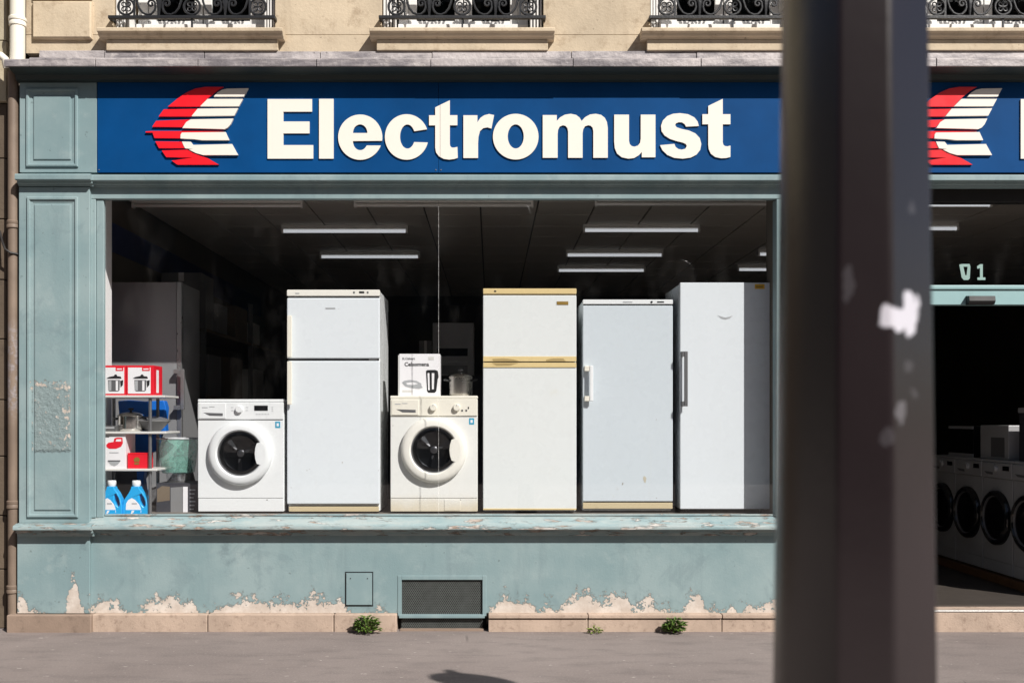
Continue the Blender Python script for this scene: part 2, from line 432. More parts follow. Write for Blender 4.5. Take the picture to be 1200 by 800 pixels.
def mesh_of(name, g, org, fixn=True):
    me = bpy.data.meshes.new(name)
    me.from_pydata([(p[0]-org[0], p[1]-org[1], p[2]-org[2]) for p in g.v], [], g.f)
    if fixn:
        bm = bmesh.new(); bm.from_mesh(me); bmesh.ops.recalc_face_normals(bm, faces=bm.faces); bm.to_mesh(me); bm.free()
    me.update(); return me
def mk(name, g, mat, parent=None, bevel=0., smooth=False, label=None, kind=None, seg=2, fixn=True, org=None):
    if parent is not None: o_ = ORG[parent]
    elif org is not None: o_ = Vector(org)
    else:
        xs, ys, zs = zip(*g.v); o_ = Vector(((min(xs)+max(xs))/2, (min(ys)+max(ys))/2, min(zs)))
    me = mesh_of(name, g, o_, fixn)
    me.materials.append(M[mat])
    o = bpy.data.objects.new(name, me); COL.objects.link(o)
    if parent is not None: o.parent = parent
    else: o.location = o_
    ORG[o] = o_
    if smooth:
        me.polygons.foreach_set('use_smooth', [True] * len(me.polygons)); me.set_sharp_from_angle(angle=R(38))
    if bevel:
        b = o.modifiers.new('bevel', 'BEVEL'); b.width = bevel; b.segments = seg; b.limit_method = 'ANGLE'; b.angle_limit = R(35)
        if not smooth: me.polygons.foreach_set('use_smooth', [True] * len(me.polygons)); me.set_sharp_from_angle(angle=R(38))
        b.harden_normals = True
    if label: o['label'] = label
    if kind: o['kind'] = kind
    return o
def bx(*a): return G().box(*a)
def share(o, parent, loc):
    c = o.copy(); COL.objects.link(c); c.parent = parent; c.location = loc; ORG[c] = ORG.get(parent, Vector()); return c
def copy_tree(o, parent=None):
    c = o.copy(); COL.objects.link(c); c.parent = parent; ORG[c] = ORG[o]
    for ch in list(o.children): copy_tree(ch, c)
    return c
def text_geo(txt, size, x, z, y, depth=.0006):
    cu = bpy.data.curves.new('t', 'FONT'); cu.body = txt; cu.size = size; cu.extrude = depth; cu.offset = size * .025; cu.resolution_u = 2
    ob = bpy.data.objects.new('t', cu); me = ob.to_mesh()
    g = G(); g.add([(x + v.co.x, y - v.co.z, z + v.co.y) for v in me.vertices], [tuple(p.vertices) for p in me.polygons])
    ob.to_mesh_clear(); bpy.data.objects.remove(ob); bpy.data.curves.remove(cu); return g
def ell(cx, cy, rx, ry, a0, a1, n=28):
    return [(cx + rx * math.cos(R(a0 + (a1 - a0) * i / n)), cy + ry * math.sin(R(a0 + (a1 - a0) * i / n))) for i in range(n + 1)]

# ------------------------------------------------------------------ ground and rooms
o = mk('pavement', G().add([(-60, -45, 0), (60, -45, 0), (60, 15, 0), (-60, 15, 0)], [(0, 1, 2, 3)]), 'asphalt'); o['kind'] = 'structure'
CN = -.166; CZ = Z(78, CN)        # nose of the cornice
YG = .042                          # plane of the shop glass
RX0, RX1, RY0, RY1, RZ0, RZ1 = -3.12, 7.4, .16, 9.5, .15, 3.34
def struct(name, g, mat, parent=None, **k):
    o = mk(name, g, mat, parent, **k)
    if parent is None: o['kind'] = 'structure'
    return o
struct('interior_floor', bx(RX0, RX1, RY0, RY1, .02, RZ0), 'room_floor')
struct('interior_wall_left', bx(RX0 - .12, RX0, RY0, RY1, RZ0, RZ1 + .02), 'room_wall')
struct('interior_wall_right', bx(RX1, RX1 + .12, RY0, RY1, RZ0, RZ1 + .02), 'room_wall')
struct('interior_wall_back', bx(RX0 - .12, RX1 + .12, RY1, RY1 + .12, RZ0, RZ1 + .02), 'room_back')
ceil = struct('interior_ceiling', bx(RX0 - .12, RX1 + .12, RY0, RY1 + .12, RZ1 + .02, RZ1 + .14), 'ceiling_bar')
tile = None; tw = .5
for j in range(14):
    for i in range(21):
        x = RX0 + .03 + i * tw; y = RY0 + .25 + j * tw * 1.1
        if tile is None:
            tile = mk('ceiling_tile', bx(.008, tw - .008, .008, tw * 1.1 - .008, RZ1, RZ1 + .018), 'ceiling_tile', ceil, org=None)
            tile.data.transform(Matrix.Translation(ORG[ceil])); tile.data.transform(Matrix.Translation((0, 0, -RZ1)))
            tile.location = Vector((x, y, RZ1)) - ORG[ceil]
        else: share(tile, ceil, Vector((x, y, RZ1)) - ORG[ceil])
# blue painted band along the left wall
bw = [o for o in COL.objects if o.name == 'interior_wall_left'][0]
mk('painted_band', bx(RX0 - .01, RX0 + .006, .4, 6.5, 2.86, 3.10), 'band_blue', bw)
PZ = .80                          # height of the display platform
struct('display_platform', G().box(RX0 + .01, 2.25, YG + .05, 1.55, PZ - .05, PZ).box(RX0 + .03, 2.2, YG + .08, 1.5, RZ0, PZ - .05), 'platform_board')

# ------------------------------------------------------------------ shop front
SF = thing('storefront', 'pale teal timber shop front with peeling paint and wide display window', 'shop front', (0, 0, 0))
XL, XR = X(105), X(921)           # between left pilaster and door recess
# stall riser under the window, with an opening for the grille
gx0, gx1, gz1 = X(466), X(570), Z(674)
mk('stall_riser', G().box(XL, gx0, 0, .10, .122, .668).box(gx1, XR, 0, .10, .122, .668).box(gx0, gx1, 0, .10, gz1, .668).box(XL - .05, XR, .105, .14, .02, .76), 'teal_peeling', SF)
# sill of the display window
sp = [(.13, .80), (.025, .797), (-.035, .757), (-.082, .746), (-.088, .738), (-.088, .718), (-.082, .713), (-.050, .712), (-.048, .692), (-.026, .690), (-.022, .667), (.13, .667)]
mk('window_sill', G().prof(sp, XL - .001, X(924, -.08)), 'teal_worn', SF, smooth=True)
# window frame: head, jambs
mk('window_head', G().box(XL, X(918), 0, .055, Z(233), Z(219)).box(XL, X(918), .012, .10, Z(219), Z(203)), 'teal_paint', SF, bevel=.004)
mk('window_jamb', G().box(XL, X(112), .0, .10, .79, Z(233) - .001).box(X(112) + .001, X(120.5), .012, .052, .79, Z(233) - .001), 'teal_edge', SF, bevel=.005)
mk('window_jamb', G().box(X(910), X(919), .0, .10, .79, Z(233) - .001), 'teal_edge', SF, bevel=.005)
mk('window_rail', bx(X(121), X(910), .025, .06, .80, .812), 'teal_worn', SF, bevel=.003)
gz0, gz2 = .812, Z(233)
mid = X(514, YG)
p1 = mk('window_pane', bx(X(120.5) - .006, mid - .002, YG, YG + .008, gz0, gz2), 'shop_glass', SF)
p2 = mk('window_pane', bx(mid + .002, X(910) + .006, YG, YG + .008, gz0, gz2), 'shop_glass', SF)
mk('pane_joint', bx(mid - .0013, mid + .0013, YG - .002, YG + .010, gz0, gz2), 'silicone', SF)
# inner returns of the window
mk('window_return', bx(-2.94, -2.85, .112, .49, PZ, RZ1), 'white_paint', SF)
mk('jamb_lining', bx(-2.849, X(121) - .05, .1005, .13, PZ, RZ1), 'room_wall', SF)
mk('window_return', bx(X(911) + .004, X(911) + .10, .112, .26, PZ, RZ1), 'room_wall', SF)
mk('head_lining', bx(-3.1, 7.3, .112, .17, Z(232) + .06, RZ1 + .02), 'room_wall', SF)

# left pilaster: base, shaft with panel, frieze panel
PY = -.032
PXL, PXR = X(22, PY), X(105, PY)
mk('pilaster_base', bx(X(20, PY), PXR, PY, .1, .124, .668), 'teal_peeling', SF, bevel=.004)
mk('pilaster_cap', G().prof([(q[0] - .034, q[1]) if q[0] < .1 else q for q in sp[2:]] + [(.1, .757)], X(15, -.12), X(106, -.12)), 'teal_worn', SF, smooth=True)
mk('pilaster_shaft', bx(PXL, PXR, PY, .1, .757, Z(219, PY)), 'teal_paint', SF, bevel=.004)
mo = [(0, .004), (0, -.010), (.006, -.016), (.018, -.016), (.024, -.004), (.040, -.002), (.042, .002), (.050, .002), (.054, -.008), (.060, -.009)]
mk('pilaster_panel', G().ring(X(32, PY), X(92, PY), Z(606, PY), Z(231, PY), [(i, PY + y) for i, y in mo]), 'teal_scraped', SF, fixn=False)
mk('frieze_panel_block', bx(PXL, X(114.5), -.02, .1, Z(203), CZ - .061), 'teal_paint', SF, bevel=.003)
mk('frieze_panel', G().ring(X(31, -.02), X(92, -.02), Z(196, -.02), Z(104, -.02), [(i, -.02 + y) for i, y in mo]), 'teal_paint', SF, fixn=False)
# ledge below the sign
def ledge_prof(d): return [(.1, Z(203, -.07)), (-.062 - d, Z(204.5, -.07)), (-.070 - d, Z(206, -.07)), (-.070 - d, Z(211, -.07)), (-.064 - d, Z(211.6, -.07)), (-.036 - d, Z(211.6, -.07)), (-.034 - d, Z(215.5, -.04)), (-.018 - d, Z(216, -.04)), (-.016 - d, Z(218.4, -.03)), (.1, Z(218.4, -.03))]
mk('ledge', G().prof(ledge_prof(0), X(106, -.07), 7.3), 'teal_edge', SF, smooth=True)
mk('ledge', G().prof(ledge_prof(.028), X(17, -.1), X(105.6, -.1)), 'teal_edge', SF, smooth=True)
# cornice: timber soffit with zinc sheets over it
mk('cornice_soffit', G().prof([(.1, CZ + .03), (CN + .02, CZ + .03), (CN + .012, CZ + .003), (CN + .05, CZ - .012), (-.06, CZ - .022), (-.05, CZ - .05), (-.02, CZ - .06), (.1, CZ - .06)], X(9, CN), 7.35), 'soffit_shade_green', SF, smooth=True)
seams = [4.5, 34, 112, 232, 371, 505, 672, 822, 960, 1098, 1240, 1400, 1600, 1790]
for i in range(len(seams) - 1):
    x0, x1 = X(seams[i], CN), X(seams[i+1], CN) - .004
    dz = rnd.uniform(-.004, .004); dy = rnd.uniform(-.003, .003)
    g = G().prof([(.045, CZ + .17 + dz), (-.008 + dy, CZ + .165 + dz), (-.014 + dy, CZ + .10 + dz), (CN + .01 + dy, CZ + .062 + dz), (CN + dy, CZ + .052), (CN + dy, CZ + .002), (CN + .010, CZ - .001), (CN + .012, CZ + .034), (.045, CZ + .034)], x0, x1)
    if i == 0: g = G().prof([(.02, CZ + .055), (CN + .01, CZ + .055), (CN, CZ + .045), (CN, CZ + .002), (CN + .010, CZ - .001), (CN + .012, CZ + .034), (.02, CZ + .034)], x0, x1)
    mk('zinc_sheet', g, 'zinc', SF, bevel=.003)
# grille and access hatch
gr = mk('cellar_grille', G().box(gx0, gx0 + .028, -.004, .03, .10, gz1 + .0).box(gx1 - .028, gx1, -.004, .03, .10, gz1).box(gx0 + .028, gx1 - .028, -.004, .03, gz1 - .03, gz1).box(gx0 + .01, gx1 - .012, -.018, .03, .088, .112), 'teal_edge', SF, bevel=.003)
g = G(); x0, x1, z0, z1 = gx0 + .026, gx1 - .026, .0, gz1 - .028
p = .0145; sl_ = math.tan(R(58)); h = z1 - z0
n = int((x1 - x0 + h / sl_) / p) + 2
for sgn in (1, -1):
    for i in range(n):
        b0 = x0 - (h / sl_) + i * p if sgn > 0 else x0 + i * p
        pa, pb = (b0, z0), (b0 + sgn * h / sl_, z1)
        # clip to x0..x1
        t0, t1 = 0., 1.
        dx = pb[0] - pa[0]
        ta, tb = (x0 - pa[0]) / dx, (x1 - pa[0]) / dx
        lo, hi = min(ta, tb), max(ta, tb); t0 = max(0, lo); t1 = min(1, hi)
        if t1 - t0 < .02: continue
        A = (pa[0] + dx * t0, z0 + h * t0); B = (pa[0] + dx * t1, z0 + h * t1); w = .0031
        y = .012 if sgn > 0 else .0135
        g.add([(A[0]-w, y, A[1]), (A[0]+w, y, A[1]), (B[0]+w, y, B[1]), (B[0]-w, y, B[1]), (A[0], y+.006, A[1]), (B[0], y+.006, B[1])], [(0, 1, 2, 3), (1, 4, 5, 2), (4, 0, 3, 5)])
mk('wire_mesh', g, 'mesh_iron', gr, kind='stuff', fixn=False)
mk('grille_void', bx(gx0, gx1, .06, .10, .0, gz1 - .002), 'void_dark', gr)
hz = mk('access_hatch', bx(X(406), X(436), -.012, .02, Z(708), Z(671)), 'teal_paint', SF, bevel=.002)
mk('hatch_rim', G().box(X(404.6), X(405.4), -.004, .0, Z(709.6), Z(669.4)).box(X(436.6), X(437.4), -.004, .0, Z(709.6), Z(669.4)).box(X(405.4), X(436.6), -.004, .0, Z(670.2), Z(669.4)).box(X(405.4), X(436.6), -.004, .0, Z(709.6), Z(708.6)), 'iron', hz)
for px in (411, 431): mk('screw', G().lathe([(.004, 0), (.004, -.003)], (X(px), -.012, Z(677)), 'y', 10), 'iron', hz)
# plinth stones
def plinth(pa, pb, mat, split=False, y=-.05, z0=-.01):
    x0, x1 = X(pa, y) + .002, X(pb, y) - .002
    if split:
        mk('plinth_coping', bx(x0, x1, y - .012, .1, .094, .123), 'plinth_stone', SF, bevel=.006)
        mk('plinth_stone', bx(x0, x1, y, .1, z0, .088), mat, SF, bevel=.005)
    else: mk('plinth_stone', bx(x0, x1, y, .1, z0, .121), mat, SF, bevel=.008)
plinth(7, 107, 'plinth_grimy', y=-.075)
for q in ((107.5, 243), (243, 391), (391, 465)): plinth(*q, 'plinth_stone')
for q in ((572, 689), (689, 846), (846, 924)): plinth(*q, 'plinth_stone', True)
mk('grille_step', bx(gx0 + .02, gx1 - .02, -.03, .02, -.01, .012), 'plinth_grimy', SF)

# door bay on the right: side post, transom, threshold
DXL = X(1001, .06)
mk('door_post', G().box(XR + .001, DXL, .05, .16, .12, Z(219)).box(XR + .12, DXL - .12, .034, .05, .9, 2.9), 'teal_paint', SF, bevel=.004)
mk('door_head', bx(DXL, 7.2, .05, .16, Z(236, .05), Z(219)), 'void_dark', SF)
DXR = X(1420, .08)
mk('door_post', bx(DXR, DXR + .35, .05, .16, .12, Z(236, .05) - .001), 'teal_paint', SF, bevel=.004)
mk('bay_panel', bx(DXR + .35, 7.3, .06, .16, .0, Z(236, .05) - .001), 'teal_paint', SF)
tz0, tz1 = Z(357, .06), Z(334, .06)
tr = mk('door_transom', G().box(DXL, DXR, .06, .13, tz0, tz1).box(DXL, DXR, .048, .06, tz1 - .03, tz1 - .004), 'transom_teal', SF, bevel=.003)
mk('door_sensor', G().prof([(.06, Z(346, .03)), (.012, Z(347, .03)), (.005, Z(353, .03)), (.02, Z(356.5, .03)), (.06, Z(357, .03))], X(1134, .03), X(1165, .03)), 'black_rubber', tr, bevel=.003)
tp = mk('transom_pane', bx(DXL, DXR, .09, .098, tz1, Z(236, .05)), 'shop_glass', SF)
# house number on the transom glass
def cpx(pts, x0, y0, s, y): return [(X(x0 + u / s, y), Z(y0 + v / s, y)) for u, v in pts]
z0_ = cpx([(897, 440), (910, 437), (945, 437), (949, 450), (946, 505), (938, 512), (918, 512), (908, 500)], 900, 200, 4, .088)
z1_ = cpx([(916, 450), (936, 450), (931, 490), (925, 490)], 900, 200, 4, .088)
mk('number_decal', G().poly([z0_, z1_], .0885, .0898), 'decal_teal', tp)
mk('number_decal', G().poly([cpx([(980, 448), (995, 438), (1007, 438), (1007, 500), (1019, 500), (1019, 512), (982, 512), (982, 500), (994, 500), (994, 456), (982, 460)], 900, 200, 4, .088)], .0885, .0898), 'decal_teal', tp)
mk('threshold', bx(X(924, -.05) + .004, DXR + .4, -.055, .16, -.01, .138), 'plinth_stone', SF, bevel=.008)
mk('threshold_strip', bx(DXL, DXR, -.058, -.02, .139, .150), 'threshold_metal', SF, bevel=.002)
mk('backing_wall', G().box(XR, DXL, .165, .5, .14, RZ1).box(X(119) - 1.0, X(119) - .105, .105, .16, 0, RZ1 + .6).box(XL - .1, 7.3, .105, .16, 3.2, 4.06), 'room_wall', SF)

# ------------------------------------------------------------------ signs
def build_sign(off, label, split):
    y0 = -.02
    s = thing('shop_sign', label, 'sign', (X(518) + off, -.02, Z(203)), group=None)
    xa, xb = X(115.5) + off, X(922) + off; xm = X(514, y0) + off
    z0, z1 = Z(203) + .001, CZ - .061
    mk('sign_board', bx(xa, xm - .0012, y0, 0, z0, z1), 'sign_blue', s)
    mk('sign_board', bx(xm + .0012, xb, y0, 0, z0, z1), 'sign_blue', s)
    for px, py in ((117.5, 200), (919, 200), (919, 96), (511, 200), (517, 200)):
        mk('screw', G().lathe([(.005, 0), (.004, -.004)], (X(px) + off, y0, Z(py)), 'y', 10), 'bar_steel', s)
    yl = y0 - .010
    def conv(pts, x0, yy0, sc): return [(X(x0 + u / sc, yl) + off, Z(yy0 + v / sc, yl)) for u, v in pts]
    A = {}
    E = [(68,90),(485,90),(485,208),(216,208),(216,300),(461,300),(461,411),(216,411),(216,521),(496,521),(496,648),(68,648)]
    l = [(551,88),(687,88),(687,648),(551,648)]
    e = ell(937,447,207,212,9.2,-338.4,56) + [(1005,525)] + ell(937,483,69,86,29,180,16)
    eh = ell(936,408,68,81,180,360,20)
    c = ell(292,445,204,213,14,340.2,52) + [(370,390)] + ell(300,441,70,113,-27,-333,36) + [(370,493)]
    t = [(560,168),(697,102),(697,242),(768,242),(768,336),(697,336),(697,510),(702,532),(716,545),(740,545),(768,538),(772,640),(740,651),(690,657),(640,650),(595,625),(568,590),(560,545),(560,336),(502,336),(502,242),(560,242)]
    r = [(824,242),(956,242),(956,308),(968,288),(985,265),(1020,242),(1065,230),(1112,240),(1087,366),(1050,355),(1010,362),(980,390),(966,440),(962,500),(962,642),(824,642)]
    oo = ell(275,442,214,214,0,360,60)[:-1]; oh = ell(275,440,75,113,0,360,40)[:-1]
    m_ = [(528,240),(660,240),(660,295),(690,262),(735,237),(790,228),(840,238),(872,262),(893,295),(925,260),(970,235),(1025,228),(1075,238),(1110,265),(1130,305),(1138,360),(1138,640),(1002,640),(1002,390),(996,358),(978,340),(955,335),(925,345),(908,372),(902,410),(902,640),(766,640),(766,395),(760,362),(742,341),(718,335),(688,347),(672,378),(668,420),(668,640),(528,640)]
    u_ = [(38,236),(177,236),(177,480),(184,512),(202,530),(228,536),(260,526),(281,500),(287,460),(287,236),(425,236),(425,635),(297,635),(297,585),(270,615),(225,642),(170,648),(110,635),(65,600),(44,550),(38,490)]
    s_ = [(832,342),(712,348),(700,325),(675,308),(645,306),(618,316),(609,335),(625,355),(670,370),(740,385),(800,412),(840,455),(855,510),(845,565),(810,610),(755,638),(680,648),(600,640),(535,612),(490,568),(468,522),(602,510),(615,540),(640,558),(672,564),(705,555),(719,530),(710,510),(680,497),(620,482),(560,462),(510,430),(482,390),(477,340),(495,290),(535,250),(590,228),(655,222),(730,232),(790,262),(820,300)]
    t2 = [(920,154),(1056,88),(1056,232),(1128,232),(1128,326),(1056,326),(1056,495),(1062,518),(1078,531),(1100,533),(1128,526),(1128,632),(1090,642),(1040,644),(985,632),(945,602),(925,560),(920,520),(920,326),(865,326),(865,232),(920,232)]
    def letter(loops, x0):
        return mk('letter', G().poly([conv(q, x0, 105, 8) for q in loops], yl, y0 - .0005), 'letter_cream', s)
    letter([E], 305); letter([l], 305); letter([e, eh], 305); letter([c], 440)
    # the first t is sawn through along the board joint
    ml = 606
    tl = [(560,168),(ml-1.5,146),(ml-1.5,632),(595,625),(568,590),(560,545),(560,336),(502,336),(502,242),(560,242)]
    trr = [(ml+1.5,145),(697,102)] + t[2:15] + [(ml+1.5,633)]
    g = G().poly([conv(tl, 440, 105, 8)], yl, y0 - .0005); g.poly([conv(trr, 440, 105, 8)], yl - .0015, y0 - .0005)
    mk('letter', g, 'letter_cream', s)
    letter([r], 440); letter([oo, oh], 570); letter([m_], 570); letter([u_], 715); letter([s_], 715); letter([t2], 715)
    red = [[(205,230),(290,160),(370,105),(450,70),(540,55),(700,55),(640,90),(560,155),(490,230)],
           [(123,318),(168,255),(470,250),(412,318)], [(65,410),(100,358),(405,345),(370,370),(333,413)],
           [(5,452),(60,448),(700,450),(330,463),(318,480),(310,512),(85,510),(68,462),(8,462)],
           [(93,540),(325,543),(340,570),(355,600),(125,600)],
           [(150,622),(380,615),(430,645),(500,672),(560,690),(660,748),(290,748),(238,712),(430,685),(190,680)]]
    wh = [[(615,142),(650,105),(690,82),(735,72),(923,68),(883,142)], [(495,228),(560,163),(876,163),(840,228)], [(418,316),(472,250),(833,246),(798,312)],
          [(335,422),(370,370),(410,345),(790,338),(765,390),(740,418),(710,432)], [(318,515),(320,480),(332,463),(720,458),(753,530),(510,530),(430,520)],
          [(332,543),(410,545),(432,573),(778,565),(832,663),(520,663),(455,645),(395,615),(435,610),(360,603),(345,575)]]
    k = 990 / 130
    for q in red: mk('logo_stripe', G().poly([conv(q, 170, 95, k)], yl - .004, y0 - .0005), 'logo_red', s)
    for q in wh: mk('logo_stripe', G().poly([conv(q, 170, 95, k)], yl - .007, y0 - .0005), 'letter_cream', s)
    return s
build_sign(0, 'long blue shop sign with complete cream lettering above the display window', True)
build_sign(X(1454) - X(575), 'blue shop sign above the doorway, partly hidden by the dark post', False)
mk('sign_divider', bx(X(922) + .003, X(994) - .003, -.012, .08, Z(203), CZ - .06), 'teal_paint', SF, bevel=.004)

# ------------------------------------------------------------------ stone house above
H = thing('stone_house', 'cream limestone upper storey with tall windows above the shop front', 'building', (0, .3, 4.05))
WY = .03
wc = [X(227.5 + 314.5 * i, WY) for i in range(6)]
WH = X(322, WY) - X(133, WY)
zs = [4.06, Z(41, WY)] + [Z(41, WY) + .43 * k for k in range(1, 7)]
WT = 6.35
mk('wall', G().box(X(30, WY), 7.4, .36, .55, 4.06, 7.2), 'limestone', H)
edges = [X(30, WY)] + sum([[c_ - WH/2, c_ + WH/2] for c_ in wc], []) + [7.4]
for pi in range(0, len(edges), 2):
    a0, a1 = edges[pi], edges[pi+1]
    if a1 - a0 < .05: continue
    for k in range(len(zs) - 1):
        mk('stone_block', bx(a0 + .0015, a1 - .0015, WY, .36, zs[k] + .0008, zs[k+1] - .0008), 'limestone', H, bevel=.003, seg=1)
for c_ in wc:
    mk('stone_block', bx(c_ - WH/2 + .001, c_ + WH/2 - .001, WY + .002, .36, 4.062, Z(41, WY)), 'limestone', H)
mk('lintel_course', bx(X(30, WY), 7.4, WY, .36, zs[-1] + .002, 7.2), 'limestone', H)
# raised quoin panels at the left corner
qz = Z(47, WY)
for k in range(7):
    z0 = qz + k * .285; z1 = z0 + .265
    x0, x1 = X(39.5, WY), X(109, WY)
    mk('quoin_panel', G().ring(x0, x1, z0, z1, [(0, WY + .002), (.002, WY - .022), (.012, WY - .032), (.03, WY - .032)]), 'limestone', H, fixn=False)

def spiral(cx, cz, r0, r1, a0, a1, n, y): return [(cx + (r0 + (r1-r0)*i/n) * math.cos(R(a0 + (a1-a0)*i/n)), y, cz + (r0 + (r1-r0)*i/n) * math.sin(R(a0 + (a1-a0)*i/n))) for i in range(n + 1)]
px_m = DIST / F
def window(c_, first):
    zb = Z(32.5, -.08)                  # top of sill
    sil = mk('window_sill', G().prof([(.36, zb + .012), (-.072, zb + .004), (-.08, zb - .002), (-.08, zb - .024), (-.062, zb - .030), (-.052, zb - .046), (-.034, zb - .052), (-.030, zb - .060), (.36, zb - .060)], c_ - .645, c_ + .645), 'limestone', H, bevel=.003)
    mk('sill_apron', bx(c_ - .60, c_ + .60, -.024, .028, 4.064, zb - .061), 'limestone', sil, bevel=.004)
    wz = Z(30.5, .25)
    w = mk('window', G().box(c_ - .47, c_ - .40, .24, .32, zb + .02, WT).box(c_ + .40, c_ + .47, .24, .32, zb + .02, WT).box(c_ - .47, c_ + .47, .20, .32, zb + .012, wz - .006).box(c_ - .40, c_ + .40, .24, .32, WT - .07, WT), 'frame_white', H, bevel=.004)
    for sg in (-1, 1):
        xa, xb = sorted((c_ + sg * .004, c_ + sg * .398))
        mk('casement', G().box(xa, xa + .058, .25, .30, wz, WT - .075).box(xb - .058, xb, .25, .30, wz, WT - .075).box(xa + .058, xb - .058, .25, .30, wz, wz + .036).box(xa + .058, xb - .058, .25, .30, WT - .14, WT - .075), 'frame_white', w, bevel=.004)
        mk('pane', bx(xa + .05, xb - .05, .27, .276, wz + .03, WT - .13), 'window_glass', w)
        # folded slatted shutters lying in the reveal
        for q in range(4):
            sx = c_ + sg * (.555 - .022 * q)
            mk('shutter_leaf', bx(sx - .007, sx + .007, .06 + .012 * q, .23, zb + .012, WT - .02), 'frame_white', w, bevel=.002)
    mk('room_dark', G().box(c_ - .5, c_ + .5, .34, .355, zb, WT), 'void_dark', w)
    # iron railing
    ry = -.02; r0 = Z(20.5, ry)
    rl = mk('railing', G().box(c_ - .585, c_ + .585, ry - .014, ry + .014, r0 - .013, r0 + .010).box(c_ - .585, c_ + .585, ry - .018, ry + .018, r0 + .47, r0 + .505), 'iron', H, bevel=.003)
    for sg in (-1, 1):
        mk('bracket', G().box(c_ + sg * .575 - .01, c_ + sg * .575 + .01, ry + .01, .06, r0 - .012, r0 + .009).box(c_ + sg * .575 - .01, c_ + sg * .575 + .01, ry + .01, .06, r0 + .475, r0 + .5), 'iron', rl)
        mk('upright', bx(c_ + sg * .405 - .006, c_ + sg * .405 + .006, ry - .006, ry + .006, r0 + .01, r0 + .47), 'iron', rl)
    mk('upright', bx(c_ - .006, c_ + .006, ry - .006, ry + .006, r0 - .09, r0 - .013), 'iron', rl)
    for flip in (0, 1):
        zf = (lambda h: r0 + .010 + h) if not flip else (lambda h: r0 + .47 - h)
        def P_(pts): return [(c_ + p[0], ry + p[1], zf(p[2])) for p in pts]
        for cxx in (-.462, 0, .462):
            g = G().tube(P_([(cxx + .056*math.cos(t), 0, .064 + .056*math.sin(t)) for t in [2*math.pi*i/24 for i in range(24)]]), .0085, 6, True)
            mk('ring', g, 'iron', rl, smooth=True)
            g = G()
            for k in range(4):                     # small rosette of four petals
                a_ = R(45 + 90 * k)
                g.tube(P_([(cxx + .036*math.cos(a_) * q + .014 * math.sin(2*math.pi*i/8) * math.cos(a_ + 1.57), 0, .064 + .036*math.sin(a_) * q + .014 * math.sin(2*math.pi*i/8) * math.sin(a_ + 1.57)) for i, q in enumerate((0, .35, .7, .95, 1.1, .95, .7, .35))]), .005, 5, True)
            mk('rosette', g, 'iron', rl, smooth=True)
        for cxx in (-.232, .232):
            for sg in (-1, 1):
                g = G()
                sp1 = spiral(0, 0, .030, .006, 200, -250, 22, 0)      # inner curl
                sp1 = [(.055 + p[0], 0, .085 + p[2]) for p in sp1]
                arc = [(.155 - .005, 0, .20), (.160, 0, .15), (.155, 0, .10), (.140, 0, .055), (.115, 0, .022), (.085, 0, .009), (.055, 0, .012), (.032, 0, .035), (.024, 0, .06)]
                g.tube(P_([(cxx + sg * p[0], 0, p[2]) for p in arc + sp1]), .008, 6)
                mk('scroll', g, 'iron', rl, smooth=True)
            g = G().tube(P_([(cxx, 0, .0), (cxx, 0, .05), (cxx, 0, .10), (cxx, 0, .15), (cxx, 0, .20)]), [.006, .012, .020, .011, .003], 6)
            for sg in (-1, 1):
                g.tube(P_([(cxx, 0, .07), (cxx + sg*.018, 0, .12), (cxx + sg*.04, 0, .145), (cxx + sg*.058, 0, .13), (cxx + sg*.052, 0, .112)]), [.006, .010, .009, .007, .004], 6)
            mk('palmette', g, 'iron', rl, smooth=True)
for i, c_ in enumerate(wc[:5]): window(c_, i == 0)

# neighbour on the left and the rainwater pipe
NB = thing('neighbour_house', 'brown stone neighbouring house at the far left edge', 'building', (-5, .2, 0))
mk('wall', bx(-8, X(30, .12) - .002, .11, .5, 0, 7.2), 'brown_stone', NB)
nz = [0.0, .42, .80, 1.22, 1.62, 2.05, 2.47, 2.9, 3.33, 3.72]
for k in range(len(nz) - 1):
    xb = X(8.5, .06); xm_ = -4.1 - .3 * (k % 2)
    for (p, q) in ((-8, xm_), (xm_, xb)):
        mk('stone_block', bx(p + .003, q - .003, .06, .11, nz[k] + .003, nz[k+1] - .003), 'brown_stone', NB, bevel=.006)
for k in range(8):
    mk('stone_block', bx(-8, X(7.5, .03), .03, .11, 3.725 + .43 * k, 3.725 + .43 * (k + 1) - .004), 'cream_stone', NB, bevel=.006)

DP = thing('rain_pipe', 'round rainwater pipe, cream above the cornice and taupe below it', 'pipe', (X(18, -.04), -.02, 0))
ux, uy = X(21, -.05), -.055; lx, ly = X(14.5, .0), .012
mk('pipe_section', G().lathe([(.050, CZ + .05), (.050, 7.2)], (ux, uy, 0), 'z', 24), 'pipe_cream', DP, smooth=True, label='cream upper length of the pipe')
mk('pipe_collar', G().lathe([(.052, Z(31.5, uy)), (.056, Z(31, uy)), (.057, Z(27.5, uy)), (.055, Z(27, uy)), (.055, Z(26, uy)), (.060, Z(25, uy)), (.060, Z(22, uy)), (.052, Z(20.5, uy))], (ux, uy, 0), 'z', 24), 'pipe_cream', DP, smooth=True)
mk('pipe_section', G().tube([(lx, ly, CZ + .02), (lx, ly, CZ - .3), (lx, ly, .0)], .036, 18), 'pipe_taupe', DP, smooth=True, label='taupe lower length of the pipe')
for py in (263, 591, 690):
    mk('pipe_collar', G().lathe([(.037, Z(py + 5)), (.044, Z(py + 4)), (.044, Z(py + 1)), (.041, Z(py)), (.044, Z(py - 1)), (.044, Z(py - 4)), (.037, Z(py - 5))], (lx, ly, 0), 'z', 20), 'pipe_taupe', DP, smooth=True)
